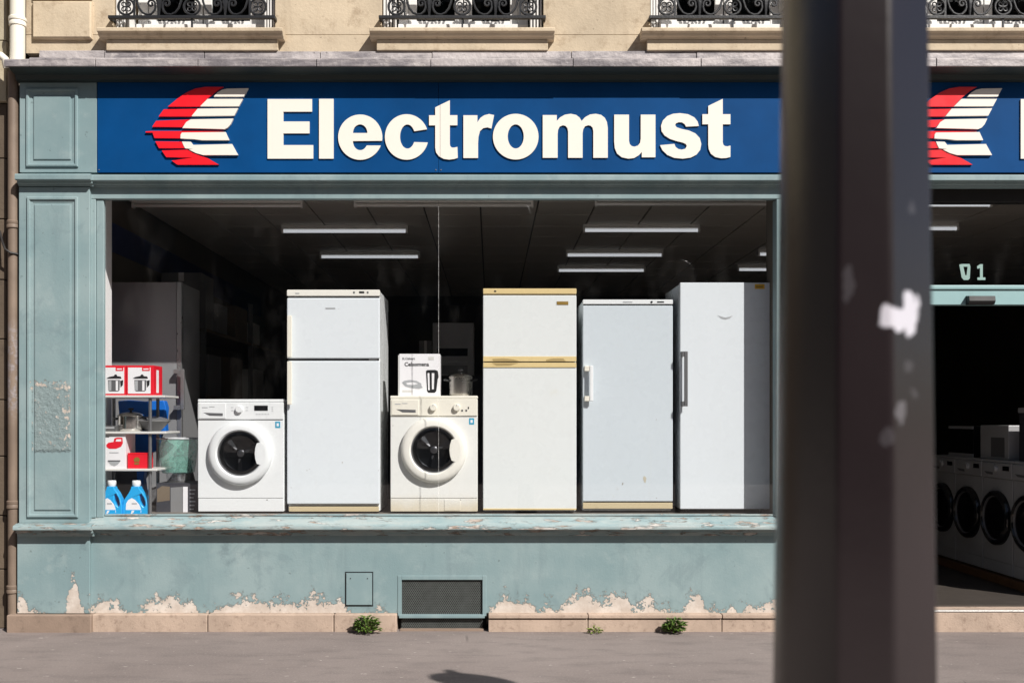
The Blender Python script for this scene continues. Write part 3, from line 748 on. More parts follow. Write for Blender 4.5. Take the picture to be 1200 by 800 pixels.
mk('pipe_elbow', G().tube([(X(-14, -.08), .02, Z(66)), (X(-6, -.08), -.06, Z(69)), (X(2, -.08), -.09, Z(71)), (X(7, -.08), -.09, Z(75)), (X(7.5, -.08), -.07, Z(84))], .026, 14), 'pipe_cream', DP, smooth=True)
tag(mk('wall_cable', G().tube([(X(-20), .052, Z(255)), (X(-4), .048, Z(270)), (X(3), .0, Z(284)), (X(9), -.036, Z(293)), (X(15), -.036, Z(297)), (X(22), -.0, Z(298))], .008, 8), 'cable', smooth=True), 'thin black cable drooping across the taupe rain pipe', 'cable')

# ------------------------------------------------------------------ appliances
def fz(py, y): return Z(py, y) - PZ
def washer(label, pxc, pyt, w, h, dial2, body, panel, loc, rotz=0, group=None, simple=False, doorm='dark_glass', dr=.232, dz=None, ringm=None, glass_r=.160, dep=.54):
    t = thing('washing_machine', label, 'washing machine', loc, rotz, group, local=True)
    hw = w / 2; dz = dz or h * .515; ringm = ringm or body
    mk('body', G().box(-hw, hw, .012, dep, .012, h - .022), body, t, bevel=.008)
    mk('top', bx(-hw - .001, hw + .001, .006, dep, h - .0215, h), panel, t, bevel=.006)
    cp = mk('control_panel', bx(-hw + .001, hw - .001, -.004, .0115, h - .148, h - .0225), panel, t, bevel=.006)
    for s1 in (-1, 1): mk('foot', G().lathe([(.02, 0), (.02, .012)], (s1 * (hw - .06), .06, 0), 'z', 12), 'black_rubber', t)
    mk('kick_panel', bx(-hw + .003, hw - .003, .006, .0115, .014, .108), body, t, bevel=.003)
    mk('front_panel', bx(-hw + .002, hw - .002, .004, .0115, .111, h - .151), body, t, bevel=.003)
    # door ring, bowl, handle
    c = (0, 0, dz)
    d = mk('door', G().lathe([(dr, .004), (dr, -.022), (dr - .010, -.036), (dr - .030, -.046), (glass_r + .014, -.045), (glass_r + .006, -.036), (glass_r, -.014), (glass_r - .004, .002)], c, 'y', 56, cap=False), ringm, t, smooth=True)
    mk('porthole', G().lathe([(glass_r + .002, -.012), (glass_r * .93, -.022), (glass_r * .8, -.022), (glass_r * .55, -.012), (glass_r * .3, -.002), (.001, .0)], c, 'y', 48, cap=False), doorm, d, smooth=True)
    dg = G().lathe([(glass_r * 1.0, .0025), (glass_r * .98, -.004), (glass_r * .86, .001), (glass_r * .80, -.003), (glass_r * .74, .002), (.03, .0025), (.022, -.004), (.001, -.005)], c, 'y', 40, cap=False)
    for q in range(3):
        a_ = R(20 + 120 * q); ca, sa = math.cos(a_), math.sin(a_); r0_, r1_ = glass_r * .25, glass_r * .78
        dg.add([(ca*r0_ - sa*.012, .002, dz + sa*r0_ + ca*.012), (ca*r0_ + sa*.012, .002, dz + sa*r0_ - ca*.012), (ca*r1_ + sa*.035, .002, dz + sa*r1_ - ca*.035), (ca*r1_ - sa*.035, .002, dz + sa*r1_ + ca*.035), (ca*r0_, -.008, dz + sa*r0_), (ca*r1_, -.008, dz + sa*r1_)], [(0, 4, 5, 3), (4, 1, 2, 5), (0, 1, 4), (3, 5, 2)])
    if not simple: mk('drum', dg, 'drum_steel', t, smooth=True)
    mk('rubber_seal', G().lathe([(glass_r - .002, -.010), (glass_r + .003, -.026), (glass_r + .005, -.030), (glass_r + .001, -.028), (glass_r - .006, -.012)], c, 'y', 48, cap=False), 'print_mid', d, smooth=True)
    hp = [(.128, .075), (.16, .085), (.186, .06), (.196, .02), (.196, -.02), (.186, -.06), (.16, -.085), (.128, -.075), (.117, -.04), (.113, 0), (.117, .04)]
    k = glass_r / .160
    mk('door_handle', G().poly([[(p[0]*k, dz + p[1]*k) for p in hp]], -.0468, -.02), ringm, d, bevel=.003)
    # drawer
    dr_ = mk('drawer', bx(-hw + .012, -hw + .205, -.0075, -.0035, h - .140, h - .030), panel, cp, bevel=.003)
    mk('drawer_grip', G().poly([[(-hw + .045, h - .098), (-hw + .185, h - .102), (-hw + .185, h - .122), (-hw + .09, h - .120)]], -.0085, -.006), 'print_mid', dr_)
    if not simple:
        mk('badge', text_geo('HOMA', .016, -hw + .035, h - .062, -.008) if False else bx(-hw + .035, -hw + .075, -.0085, -.007, h - .064, h - .058), 'print_grey', dr_)
        mk('badge', bx(-hw + .085, -hw + .125, -.0085, -.007, h - .058, h - .053), 'print_grey', dr_)
    if dial2:
        for kx in (-.045 + .04, .165):
            kn = mk('knob', G().lathe([(.027, -.003), (.025, -.024), (.021, -.028)], (kx, 0, h - .085), 'y', 28), 'ivory_plastic', cp, smooth=True)
            mk('knob_mark', bx(kx - .002, kx + .002, -.0295, -.028, h - .076, h - .062), 'print_grey', kn)
        for kx in (.205, .235): mk('button', bx(kx - .006, kx + .006, -.008, -.003, h - .112, h - .100), 'print_mid', cp, bevel=.001)
        mk('power_light', bx(.246, .254, -.006, -.003, h - .095, h - .08), 'print_black', cp)
    else:
        kn = mk('knob', G().lathe([(.028, -.003), (.026, -.022), (.022, -.026)], (-.008, 0, h - .073), 'y', 28), panel, cp, smooth=True)
        mk('display', bx(.100, .198, -.007, -.003, h - .083, h - .046), 'black_gloss', cp, bevel=.001)
        if not simple:
            for q in range(5): mk('button', bx(.112 + .021*q, .122 + .021*q, -.006, -.003, h - .112, h - .106), 'print_grey', cp)
            for q in range(4): mk('mark', bx(-.068 + (q % 2) * .105, -.050 + (q % 2) * .105, -.0052, -.0035, h - .062 - .022 * (q // 2), h - .058 - .022 * (q // 2)), 'print_grey', cp)
            for q in range(3): mk('mark', bx(.225, .236, -.0052, -.0035, h - .06 - .014*q, h - .055 - .014*q), 'print_grey', cp)
    if not simple:
        st = mk('energy_sticker', bx(hw - .062, hw - .026, .0025, .0045, h - .208, h - .162), 'sticker_blue', t)
        mk('sticker_symbol', bx(hw - .052, hw - .036, .0018, .0026, h - .196, h - .174), 'box_white', st)
        mk('latch_hole', G().lathe([(.004, 0), (.004, -.001)], (.19, .006, .098), 'y', 8), 'print_black', t)
    return t
YA = .21
s_ = (DIST + YA) / F
hw1 = fz(467.5, YA)
washer('clean white front-loading washing machine with digital display beside the wire rack', 0, 0, 101 * s_, hw1, False, 'white_enamel', 'white_enamel', (X(282, YA), YA, PZ), group=None, dz=hw1 - (531 - 467.5) * s_, dr=37.5 * s_, glass_r=25.5 * s_)
hw2 = fz(463.5, YA)
washer('yellowed white washing machine with two dials under the kettle carton', 0, 0, 102.5 * s_, hw2, True, 'warm_enamel', 'ivory_plastic', (X(508.5, YA), YA, PZ), dz=hw2 - (527 - 463.5) * s_, dr=38.5 * s_, glass_r=26 * s_, ringm='cream_plastic')
mk('filter_flap', bx(.075, .19, .003, .0058, .02, .10), 'warm_enamel', COL.objects['washing_machine.001'], bevel=.002)

def fridge_base(label, pa, pb, pyt, y, depth, body, cat='refrigerator', name='refrigerator', foot=.012):
    c = (X(pa, y) + X(pb, y)) / 2; w = X(pb, y) - X(pa, y); h = fz(pyt, y)
    t = thing(name, label, cat, (c, y, PZ), 0, None, local=True)
    k = (DIST + y) / F
    lx_ = lambda px: X(px, y) - c
    lz_ = lambda py: Z(py, y) - PZ
    mk('cabinet', bx(-w/2 + .002, w/2 - .002, .045, depth, foot, h - .004), body, t, bevel=.008)
    for s1 in (-1, 1):
        for yy in (.08, depth - .06): mk('foot', G().lathe([(.02, 0), (.02, foot)], (s1 * (w/2 - .06), yy, 0), 'z', 12), 'black_rubber', t)
    return t, w, h, lx_, lz_
# two-door white fridge
t, w, h, lx_, lz_ = fridge_base('tall white two-door fridge with cream side handles and digital top strip', 336, 445, 339.5, YA, .62, 'white_enamel')
cap = mk('top_cap', bx(-w/2, w/2, -.004, .044, lz_(347), h), 'cream_plastic', t, bevel=.006)
mk('cap_display', bx(lx_(421), lx_(427), -.006, -.003, lz_(343.6), lz_(341.4)), 'print_black', cap)
for px in (415, 431): mk('cap_button', bx(lx_(px) - .006, lx_(px) + .006, -.006, -.003, lz_(343.8), lz_(341.6)), 'print_mid', cap)
mk('cap_badge', bx(lx_(346), lx_(351), -.005, -.003, lz_(344.4), lz_(343.2)), 'print_grey', cap)
mk('cap_gasket', bx(-w/2 + .006, w/2 - .006, .012, .044, lz_(349), lz_(347)), 'print_mid', t)
d1 = mk('freezer_door', bx(-w/2, w/2, 0, .042, lz_(420), lz_(349)), 'cool_enamel', t, bevel=.009)
d2 = mk('fridge_door', bx(-w/2, w/2, 0, .042, lz_(590.5), lz_(422.6)), 'cool_enamel', t, bevel=.009)
mk('door_gasket', bx(-w/2 + .01, w/2 - .01, .012, .044, lz_(422.6), lz_(420)), 'black_rubber', t)
mk('badge', bx(lx_(381.5), lx_(393), -.0015, .002, lz_(362.2), lz_(360.4)), 'print_grey', d1)
mk('handle', G().box(lx_(337.5), lx_(343), -.036, -.022, lz_(419), lz_(370)).box(lx_(337.5), lx_(340), -.03, .001, lz_(418), lz_(371)), 'ivory_plastic', d1, bevel=.004)
mk('handle', G().box(lx_(337.5), lx_(343), -.036, -.022, lz_(474), lz_(423.5)).box(lx_(337.5), lx_(340), -.03, .001, lz_(473), lz_(424)), 'ivory_plastic', d2, bevel=.004)
mk('kick_plate', bx(lx_(338), lx_(443.5), .012, .044, lz_(600) + .004, lz_(593.5)), 'kick_beige', t, bevel=.003)
mk('hinge', bx(lx_(432), lx_(442), .004, .03, lz_(421.8), lz_(420.3)), 'bar_steel', t)
# beige-trimmed two-door fridge
t, w, h, lx_, lz_ = fridge_base('two-door fridge with yellowed beige trim between the old washer and tall freezers', 566, 675.5, 338, YA, .60, 'aged_enamel')
cap = mk('top_cap', bx(-w/2, w/2, -.004, .044, lz_(344.5), h), 'beige_plastic', t, bevel=.005)
mk('cap_light', bx(lx_(579), lx_(581.5), -.006, -.003, lz_(342), lz_(340.5)), 'print_black', cap)
mk('cap_gasket', bx(-w/2 + .006, w/2 - .006, .010, .044, lz_(346), lz_(344.5)), 'kick_beige', t)
d1 = mk('freezer_door', bx(-w/2, w/2, 0, .042, lz_(423.4), lz_(346)), 'aged_enamel', t, bevel=.006)
d2 = mk('fridge_door', bx(-w/2, w/2, 0, .042, lz_(597), lz_(425)), 'aged_enamel', t, bevel=.006)
mk('door_trim', bx(-w/2 + .001, w/2 - .001, -.006, .0, lz_(423.6), lz_(417.5)), 'beige_plastic', d1, bevel=.003)
mk('door_trim', bx(-w/2 + .001, w/2 - .001, -.006, .0, lz_(430.5), lz_(424.8)), 'beige_plastic', d2, bevel=.003)
mk('door_trim', bx(-w/2 + .001, w/2 - .001, -.003, .0, lz_(597), lz_(595.4)), 'beige_plastic', d2)
mk('grip_recess_shade', G().poly([[(lx_(577), lz_(420.5)), (lx_(590), lz_(419.8)), (lx_(602), lz_(421)), (lx_(608), lz_(423)), (lx_(578), lz_(423.2))]], -.0072, -.002), 'grip_shade', d1)
mk('grip_recess_shade', G().poly([[(lx_(576.5), lz_(425.2)), (lx_(608), lz_(425.2)), (lx_(598), lz_(428)), (lx_(582), lz_(428.4))]], -.0072, -.002), 'grip_shade', d2)
mk('grip_recess_shade', G().poly([[(lx_(640), lz_(421.5)), (lx_(648), lz_(419.8)), (lx_(660), lz_(419.8)), (lx_(663), lz_(423.2)), (lx_(640), lz_(423.2))]], -.0072, -.002), 'grip_shade', d1)
mk('door_gasket', bx(-w/2 + .01, w/2 - .01, .012, .044, lz_(425), lz_(423.4)), 'black_rubber', t)
mk('badge', bx(lx_(652.5), lx_(666), -.003, .001, lz_(357), lz_(353.2)), 'tin_gold', d1)
# grey-blue single-door freezer
t, w, h, lx_, lz_ = fridge_base('shorter pale blue-grey single-door freezer with white cap and beige kick plate', 683, 788.5, 351, YA + .03, .6, 'grey_enamel')
YB = YA + .03
cap = mk('top_cap', bx(-w/2, w/2, -.004, .044, lz_(356.5), h), 'white_enamel', t, bevel=.005)
mk('cap_display', bx(lx_(770), lx_(778), -.006, -.003, lz_(354.6), lz_(353.2)), 'print_black', cap)
mk('cap_button', G().lathe([(.008, 0), (.008, -.004)], (lx_(763.5), -.003, lz_(353.9)), 'y', 12), 'print_black', cap)
mk('cap_badge', bx(lx_(730), lx_(741), -.006, -.003, lz_(354.4), lz_(353.4)), 'print_grey', cap)
mk('cap_gasket', bx(-w/2 + .004, w/2 - .004, .010, .044, lz_(358), lz_(356.5)), 'print_mid', t)
d1 = mk('freezer_door', bx(-w/2, w/2, 0, .042, lz_(587.3), lz_(358)), 'grey_enamel', t, bevel=.006)
hd = mk('handle', bx(lx_(690.5), lx_(694.5), -.045, -.028, lz_(470), lz_(428.5)), 'white_plastic', d1, bevel=.004)
for py in (432, 467): mk('handle_bracket', bx(lx_(684.5), lx_(690.5), -.04, .001, lz_(py + 3), lz_(py - 3)), 'ivory_plastic', d1, bevel=.003)
mk('kick_plate', bx(-w/2 + .001, w/2 - .001, .004, .044, lz_(596.5) + .004, lz_(588.8)), 'kick_beige', t, bevel=.003)
plain('rust_stain', (.50, .46, .36), .6, var=.25, scale=60)
mk('rust_spot', G().poly([[(lx_(755.6) + .011 * math.cos(t_) * (1 + .25 * math.sin(3 * t_)), lz_(561.5) + .026 * math.sin(t_) * (1 + .2 * math.cos(2 * t_ + 1))) for t_ in [2 * math.pi * i / 18 for i in range(18)]]], -.0006, .001), 'rust_stain', d1)
# tall single-door upright at the right
t, w, h, lx_, lz_ = fridge_base('tallest white single-door upright fridge half in shadow by the window edge', 797, 904, 331, YA, .62, 'cool_enamel', foot=.03)
d1 = mk('fridge_door', bx(-w/2, w/2, 0, .042, .032, h), 'cool_enamel', t, bevel=.005)
hd = mk('handle', bx(lx_(800.5), lx_(804.5), -.05, -.034, lz_(476), lz_(412)), 'grey_steel', d1, bevel=.003)
for py in (415, 473): mk('handle_bracket', bx(lx_(797.5), lx_(800.6), -.046, .001, lz_(py + 3), lz_(py - 3)), 'grey_steel', d1, bevel=.002)
st = mk('energy_sticker', bx(lx_(884.5), lx_(896), -.0012, .001, lz_(338.5), lz_(333)), 'sticker_yellow', d1)
mk('sticker_print', bx(lx_(886), lx_(894), -.0018, -.001, lz_(336.8), lz_(335.2)), 'tin_gold', st)
mk('badge', G().poly([[(lx_(841), lz_(369.5)), (lx_(846), lz_(371)), (lx_(850), lz_(372)), (lx_(855), lz_(371)), (lx_(859), lz_(369.5)), (lx_(855), lz_(373)), (lx_(850), lz_(374.3)), (lx_(845), lz_(373))]], -.0015, .001), 'print_grey', d1)
# steel fridge at the back left
YS = .92
t, w, h, lx_, lz_ = fridge_base('steel-grey upright fridge with bar handle in the back left corner', 126, 213, 330.5, YS, .5, 'fridge_silver')
t.location.x = max(t.location.x, RX0 + w / 2 + .01)
d1 = mk('fridge_door', bx(-w/2, w/2 - .04, 0, .042, .02, h), 'fridge_silver', t, bevel=.004)
mk('door_edge', bx(w/2 - .038, w/2, -.004, .042, .02, h), 'bar_steel', t, bevel=.003)
mk('handle', bx(w/2 + .01, w/2 + .04, -.07, -.05, lz_(480), lz_(433)), 'bar_steel', d1, bevel=.003)
for py in (435.5, 477.5): mk('handle_bracket', bx(w/2 - .045, w/2 + .012, -.066, -.045, lz_(py + 2.5), lz_(py - 2.5)), 'bar_steel', d1, bevel=.002)
for py in (435.5, 477.5): mk('handle_stud', bx(w/2 - .045, w/2 - .03, -.05, .0, lz_(py + 2), lz_(py - 2)), 'bar_steel', d1)

# ------------------------------------------------------------------ shelf rack and goods in the left corner
YR = .15; YK = .48
rk = thing('shelf_rack', 'white three-tier shelf rack with grey posts behind the left window edge', 'shelf', (X(150, YR), YR, PZ))
zs_ = [Z(549, YR), Z(505.5, YR), Z(463, YR)]
xr_ = [X(184, YR), X(194.5, YR), X(193, YR)]
xl_ = X(108, YR)
for z, xr in zip(zs_, xr_): mk('shelf', bx(xl_, xr, YR, YK, z - .018, z), 'shelf_white', rk, bevel=.006)
for (px, y) in ((176, YR + .03), (185, YK - .05)):
    mk('post', G().lathe([(.012, PZ), (.012, zs_[2] - .002)], (X(px, y) if y < .5 else X(185.5, y), y, 0), 'z', 12), 'grey_steel', rk, smooth=True)
mk('post', G().lathe([(.012, PZ), (.012, zs_[2] - .002)], (X(133.5, YK - .05), YK - .05, 0), 'z', 12), 'grey_steel', rk, smooth=True)
mk('post', G().lathe([(.012, PZ), (.012, zs_[2] - .002)], (X(112, YR + .03), YR + .03, 0), 'z', 12), 'grey_steel', rk, smooth=True)

def decal(parent, pts, y, mat, name='print', th=.0007): return mk(name, G().poly([[(X(a_, y), Z(b_, y)) for a_, b_ in pts]], y - th, y + .0002), mat, parent)
def rect(a_, b_, c_, d_): return [(a_, b_), (c_, b_), (c_, d_), (a_, d_)]
def carton(name, label, pa, pb, pt, y, zb, dep, mat, group=None):
    t = thing(name, label, 'box', ((X(pa, y) + X(pb, y)) / 2, y, zb), 0, group)
    b = mk('carton', bx(X(pa, y), X(pb, y), y, y + dep, zb, Z(pt, y)), mat, t, bevel=.002)
    return t
# two saucepan cartons
yb = .17; zb = zs_[2]
def pot_print(t, ox, y, cut=None):
    decal(t, rect(ox - 12.5, 430.5, ox + 14, 461), y - .0012, 'box_white', 'front_print')
    decal(t, rect(ox + 4, 430, ox + 13, 434.5), y - .0022, 'box_red', 'logo_print')
    decal(t, rect(ox + 5.5, 431.6, ox + 11.5, 433), y - .0032, 'box_white', 'logo_print')
    decal(t, [(ox - 5, 445), (ox + 9, 445), (ox + 8.6, 457), (ox + 7, 458.5), (ox - 3, 458.5), (ox - 4.6, 457)], y - .0022, 'print_mid', 'pot_print')
    decal(t, rect(ox - 4.4, 446, ox - 1, 457.5), y - .0032, 'print_grey', 'pot_print')
    decal(t, rect(ox + 4.2, 446, ox + 6.8, 457.5), y - .0032, 'box_white', 'pot_print')
    decal(t, [(ox - 7, 443.5), (ox - 4, 441.5), (ox + 2, 440.3), (ox + 3, 438.6), (ox + 5, 438.6), (ox + 6, 440.5), (ox + 10, 441), (ox + 11, 443.5)], y - .0022, 'print_black', 'pot_print')
    decal(t, [(ox + 9.3, 446), (ox + 13, 445.2), (ox + 12.5, 451), (ox + 9.8, 454)], y - .0022, 'print_black', 'pot_print')
t = carton('saucepan_carton', 'red and white saucepan carton at the left end of the top shelf', 116.5, 147.3, 428, yb, zb, .19, 'box_red')
pot_print(t, 131.5, yb)
t = carton('saucepan_carton', 'red and white saucepan carton with lettered red side, right on top shelf', 148, 180, 428, yb, zb, .19, 'box_red')
pot_print(t, 162.5, yb)
sx = X(180, yb)
mk('side_print', bx(sx - .0002, sx + .001, yb + .06, yb + .11, zb + .02, zb + .185), 'box_white', t)
# stainless casserole and pan on the middle shelf
def pot(label, pxc, y, zb, r, h, lid=True, side='loop', name='casserole_pot', mat='chrome', cat='pot'):
    c = (X(pxc, y), y, zb); t = thing(name, label, cat, c)
    mk('pot_body', G().lathe([(.001, 0), (r * .9, 0), (r * .97, .008), (r, .02), (r, h), (r + .006, h + .003), (r + .006, h + .006), (r - .004, h + .005), (r - .006, .02), (.001, .012)], c, 'z', 40, cap=False), mat, t, smooth=True)
    if lid:
        l_ = mk('lid', G().lathe([(r + .003, h + .006), (r * .9, h + .018), (r * .5, h + .03), (.012, h + .034)], c, 'z', 40), mat, t, smooth=True)
        mk('lid_knob', G().lathe([(.008, h + .034), (.008, h + .046), (.02, h + .052), (.02, h + .060), (.008, h + .064)], c, 'z', 16), 'black_rubber', l_, smooth=True)
    for s1 in (-1, 1):
        g = G().tube([(c[0] + s1 * (r - .002), y - .03, zb + h * .82), (c[0] + s1 * (r + .028), y - .03, zb + h * .88), (c[0] + s1 * (r + .036), y, zb + h * .88), (c[0] + s1 * (r + .028), y + .03, zb + h * .88), (c[0] + s1 * (r - .002), y + .03, zb + h * .82)], .007, 8)
        mk('handle', g, 'black_rubber', t, smooth=True)
    return t
pot('shiny steel casserole with domed lid on the middle shelf', 153.5, .30, zs_[1], .092, .108)
t = thing('frying_pan', 'dark wide pan leaning behind the casserole on the middle shelf', 'pan', (X(182, .36), .36, zs_[1]))
mk('pan_bowl', G().lathe([(.001, .0), (.055, .0), (.125, .075), (.13, .078), (.122, .075), (.052, .008), (.001, .008)], (X(179, .36), .36, zs_[1]), 'z', 36, cap=False), 'print_mid', t, smooth=True)
mk('pan_rim', G().tube([(X(179, .36) + .128 * math.cos(2*math.pi*i/36), .36 + .128 * math.sin(2*math.pi*i/36), zs_[1] + .079) for i in range(36)], .004, 6, True), 'bar_steel', t, smooth=True)
mk('glass_lid', G().lathe([(.125, .080), (.1, .094), (.05, .108), (.014, .112)], (X(179, .36), .36, zs_[1]), 'z', 36), 'print_mid', t, smooth=True)
# blue bag hanging behind the rack
g = G()
bxs = [(147, 470), (160, 469), (178, 470.5), (200, 469.5), (202.5, 478), (201, 492), (202, 505), (196, 508), (190, 528), (180, 531), (176, 560), (179, 585), (176, 601), (170, 601), (168, 540), (165, 508), (150, 506)]
tag(mk('blue_bag', G().poly([[(X(a_, .72), Z(b_, .72)) for a_, b_ in bxs]], .56, .64), 'bag_blue', bevel=.02), 'bright blue bag hanging behind the shelf rack posts', 'bag')
# lower shelf: grill carton, red tin, clear tub
yb = .17; zb = zs_[0]
t = carton('grill_carton', 'white carton with red grill picture on the lower shelf', 121.5, 147, 508.5, yb, zb, .2, 'box_white')
decal(t, rect(121.6, 508.6, 122.6, 548.6), yb - .0008, 'box_red')
decal(t, [(124.5, 521), (127, 518.5), (133, 517.5), (134, 513.5), (137, 512.3), (143.5, 512.5), (144, 519), (142, 523), (136, 525.5), (128, 525.5), (125, 523.5)], yb - .0008, 'box_red', 'grill_print')
decal(t, [(135.5, 517), (136.5, 514.5), (142, 514.3), (142, 517)], yb - .0016, 'box_white', 'grill_print')
decal(t, rect(123.5, 511, 128, 512.2), yb - .0008, 'print_mid')
decal(t, rect(128, 529.6, 139, 530.6), yb - .0008, 'print_grey')
decal(t, [(126, 540), (141, 540), (138, 544), (134, 546), (130, 544.5)], yb - .0008, 'print_grey', 'bowl_print')
decal(t, rect(126.5, 539, 141, 540.4), yb - .0016, 'print_mid', 'bowl_print')
t = carton('red_tin', 'small red square tin with gold emblem on the lower shelf', 149.5, 173, 530.5, yb + .02, zb, .12, 'box_red')
decal(t, [(156.5, 538), (159, 535.5), (162, 535.5), (164, 538), (163, 541), (157.5, 541)], yb + .019, 'tin_gold', 'emblem')
decal(t, rect(157.5, 542, 163, 544), yb + .019, 'tin_gold', 'emblem')
decal(t, rect(149.6, 530.6, 172.9, 531.8), yb + .019, 'logo_red', 'lid_edge')
t = carton('steel_tin', 'small grey tin at the left end of the middle shelf', 119, 136, 498.5, .19, zs_[1], .1, 'grey_steel')
decal(t, rect(121, 500, 134, 502), .189, 'print_grey')
# detergent bottles
def bottle(label, ox, y, w=29.5):
    k = w / 29.5
    t = thing('detergent_bottle', label, 'bottle', (X(ox, y), y, PZ), group='blue detergent bottles')
    def q(pts): return [(X(ox + a_ * k, y), Z(b_, y)) for a_, b_ in pts]
    out = [(-15, 602.3), (-15.2, 592), (-13.5, 585), (-8, 577), (-5.5, 572), (-5.2, 569.5), (4.2, 569.5), (4.8, 572), (9, 577), (12.8, 584), (14.2, 592), (14.2, 602.3)]
    hole = [(4.6, 579), (6.5, 578), (9.2, 581.5), (11.2, 587), (11.4, 592), (9.6, 593.5), (7.2, 591), (4.8, 585.5)]
    b = mk('bottle_body', G().poly([q(out), q(hole)], y - .035, y + .035), 'bottle_blue', t, bevel=.012, seg=3)
    c = mk('cap', G().lathe([(.024, Z(570, y)), (.027, Z(569, y)), (.031, Z(567, y)), (.031, Z(563.5, y)), (.028, Z(562.5, y))], (X(ox - .5 * k, y), y, 0), 'z', 20), 'white_plastic', t, smooth=True)
    lb = mk('label_print', G().poly([q([(-9.5, 602), (-11, 596), (-10.5, 589), (-8, 585), (-4, 582.8), (0, 585), (4.5, 590), (6.5, 595), (7, 599), (5.5, 602)])], y - .0362, y - .034), 'box_white', t)
    mk('label_band', G().poly([q([(-10.6, 601.5), (-11.1, 596.5), (6.6, 596.5), (6.3, 601.5)])], y - .0375, y - .036), 'bottle_blue', lb)
    mk('label_mark', G().poly([q([(-5, 601), (-4, 597.5), (-1, 597), (-1.5, 599), (-3.5, 601)])], y - .0385, y - .037), 'box_white', lb)
    mk('label_mark', G().poly([q([(-4, 588.5), (2, 588.5), (2, 590), (-4, 590)])], y - .0375, y - .036), 'print_grey', lb)
bottle('full blue detergent bottle with white cap next to the rack post', 160.5, .22)
bottle('blue detergent bottle half hidden by the left window edge', 131.5, .20, 27)
# wrapped bucket on cartons right of the rack
yb = .32
t = carton('wrapped_carton', 'dark carton wrapped in clear plastic beneath the green bucket', 183, 231.5, 566, yb, PZ, .3, 'dark_carton')
decal(t, [(200, 571), (214, 570), (214, 602), (200, 602)], yb - .001, 'carton_grey', 'pale_panel')
decal(t, rect(214.5, 570, 220, 602), yb - .001, 'box_white', 'pale_panel')
for q in range(6): decal(t, rect(222.5, 573 + 4.5 * q, 229 - (q % 3), 574.5 + 4.5 * q), yb - .001, 'print_grey', 'side_print')
decal(t, [(184, 573), (190, 569), (199, 570), (199, 586), (184, 588)], yb - .001, 'carton', 'pale_panel')
yk = .44; bzb = Z(566, yb) + .001
c = (X(209, yk), yk, bzb)
t = thing('plastic_bucket', 'translucent green bucket wrapped in film next to the digital washer', 'bucket', c)
mk('bucket_stand', G().lathe([(.08, 0), (.09, Z(554, yk) - bzb)], c, 'z', 30), 'clear_film', t, smooth=True)
hb = Z(554, yk) - bzb; ht = Z(513.5, yk) - bzb
mk('bucket_body', G().lathe([(.105, hb), (.118, hb + .008), (.152, ht)], c, 'z', 40, cap=False), 'green_film', t, smooth=True)
mk('bucket_rim', G().tube([(c[0] + .154 * math.cos(2*math.pi*i/40), yk + .154 * math.sin(2*math.pi*i/40), bzb + ht) for i in range(40)], .006, 8, True), 'print_grey', t, smooth=True)
mk('inner_goods', G().lathe([(.085, hb + .01), (.11, hb + .09), (.06, hb + .12)], c, 'z', 12), 'green_film', t, smooth=False)

# kettle carton and pot on top of the yellowed washer
tz = PZ + hw2 + .0005
yb = .29
t = carton('kettle_carton', 'white kettle carton standing on the yellowed washing machine', 468, 515.5, 414.5, yb, tz, .16, 'box_white')
wd = lambda x_: X(x_, yb)
mk('brand_print', text_geo('K.Calvart', .024, wd(471.5), Z(421.3, yb), yb - .0006), 'print_mid', t)
mk('title_print', text_geo('Celsomena', .040, wd(473.8), Z(428.8, yb), yb - .0006), 'print_black', t)
decal(t, rect(502, 418, 508.5, 421.5), yb - .0008, 'shelf_white', 'corner_print')
decal(t, [(499.2, 434.5), (501, 433.4), (510, 433.2), (513, 434.5), (513.4, 437), (514.2, 441), (513, 444), (511.3, 458), (509.5, 460), (502, 460), (500.5, 458)], yb - .0008, 'print_black', 'kettle_print')
decal(t, [(501, 437), (503.2, 437), (503.6, 457), (501.8, 457)], yb - .0016, 'box_white', 'kettle_print')
decal(t, [(506, 437), (509, 437), (508.4, 456), (506.2, 456)], yb - .0016, 'box_white', 'kettle_print')
decal(t, [(471, 448), (474, 446), (480, 445), (488, 446), (493.5, 449), (494, 452), (495.5, 454), (491, 455.5), (482, 454.5), (475, 452.5)], yb - .0008, 'print_grey', 'plate_print')
decal(t, [(476, 448.5), (484, 447.5), (490, 449.5), (484, 451), (477, 450.5)], yb - .0016, 'box_white', 'plate_print')
decal(t, rect(471.5, 457, 483, 459.5), yb - .0008, 'shelf_white', 'text_print')
mk('carton_lid_edge', bx(wd(466.6), wd(467.9), yb + .002, yb + .158, tz, Z(416, yb)), 'shelf_white', t)
pot('tall brushed steel stockpot with lid on the yellowed washing machine', 540, .38, tz, .085, .135, name='stock_pot', mat='brushed_steel')

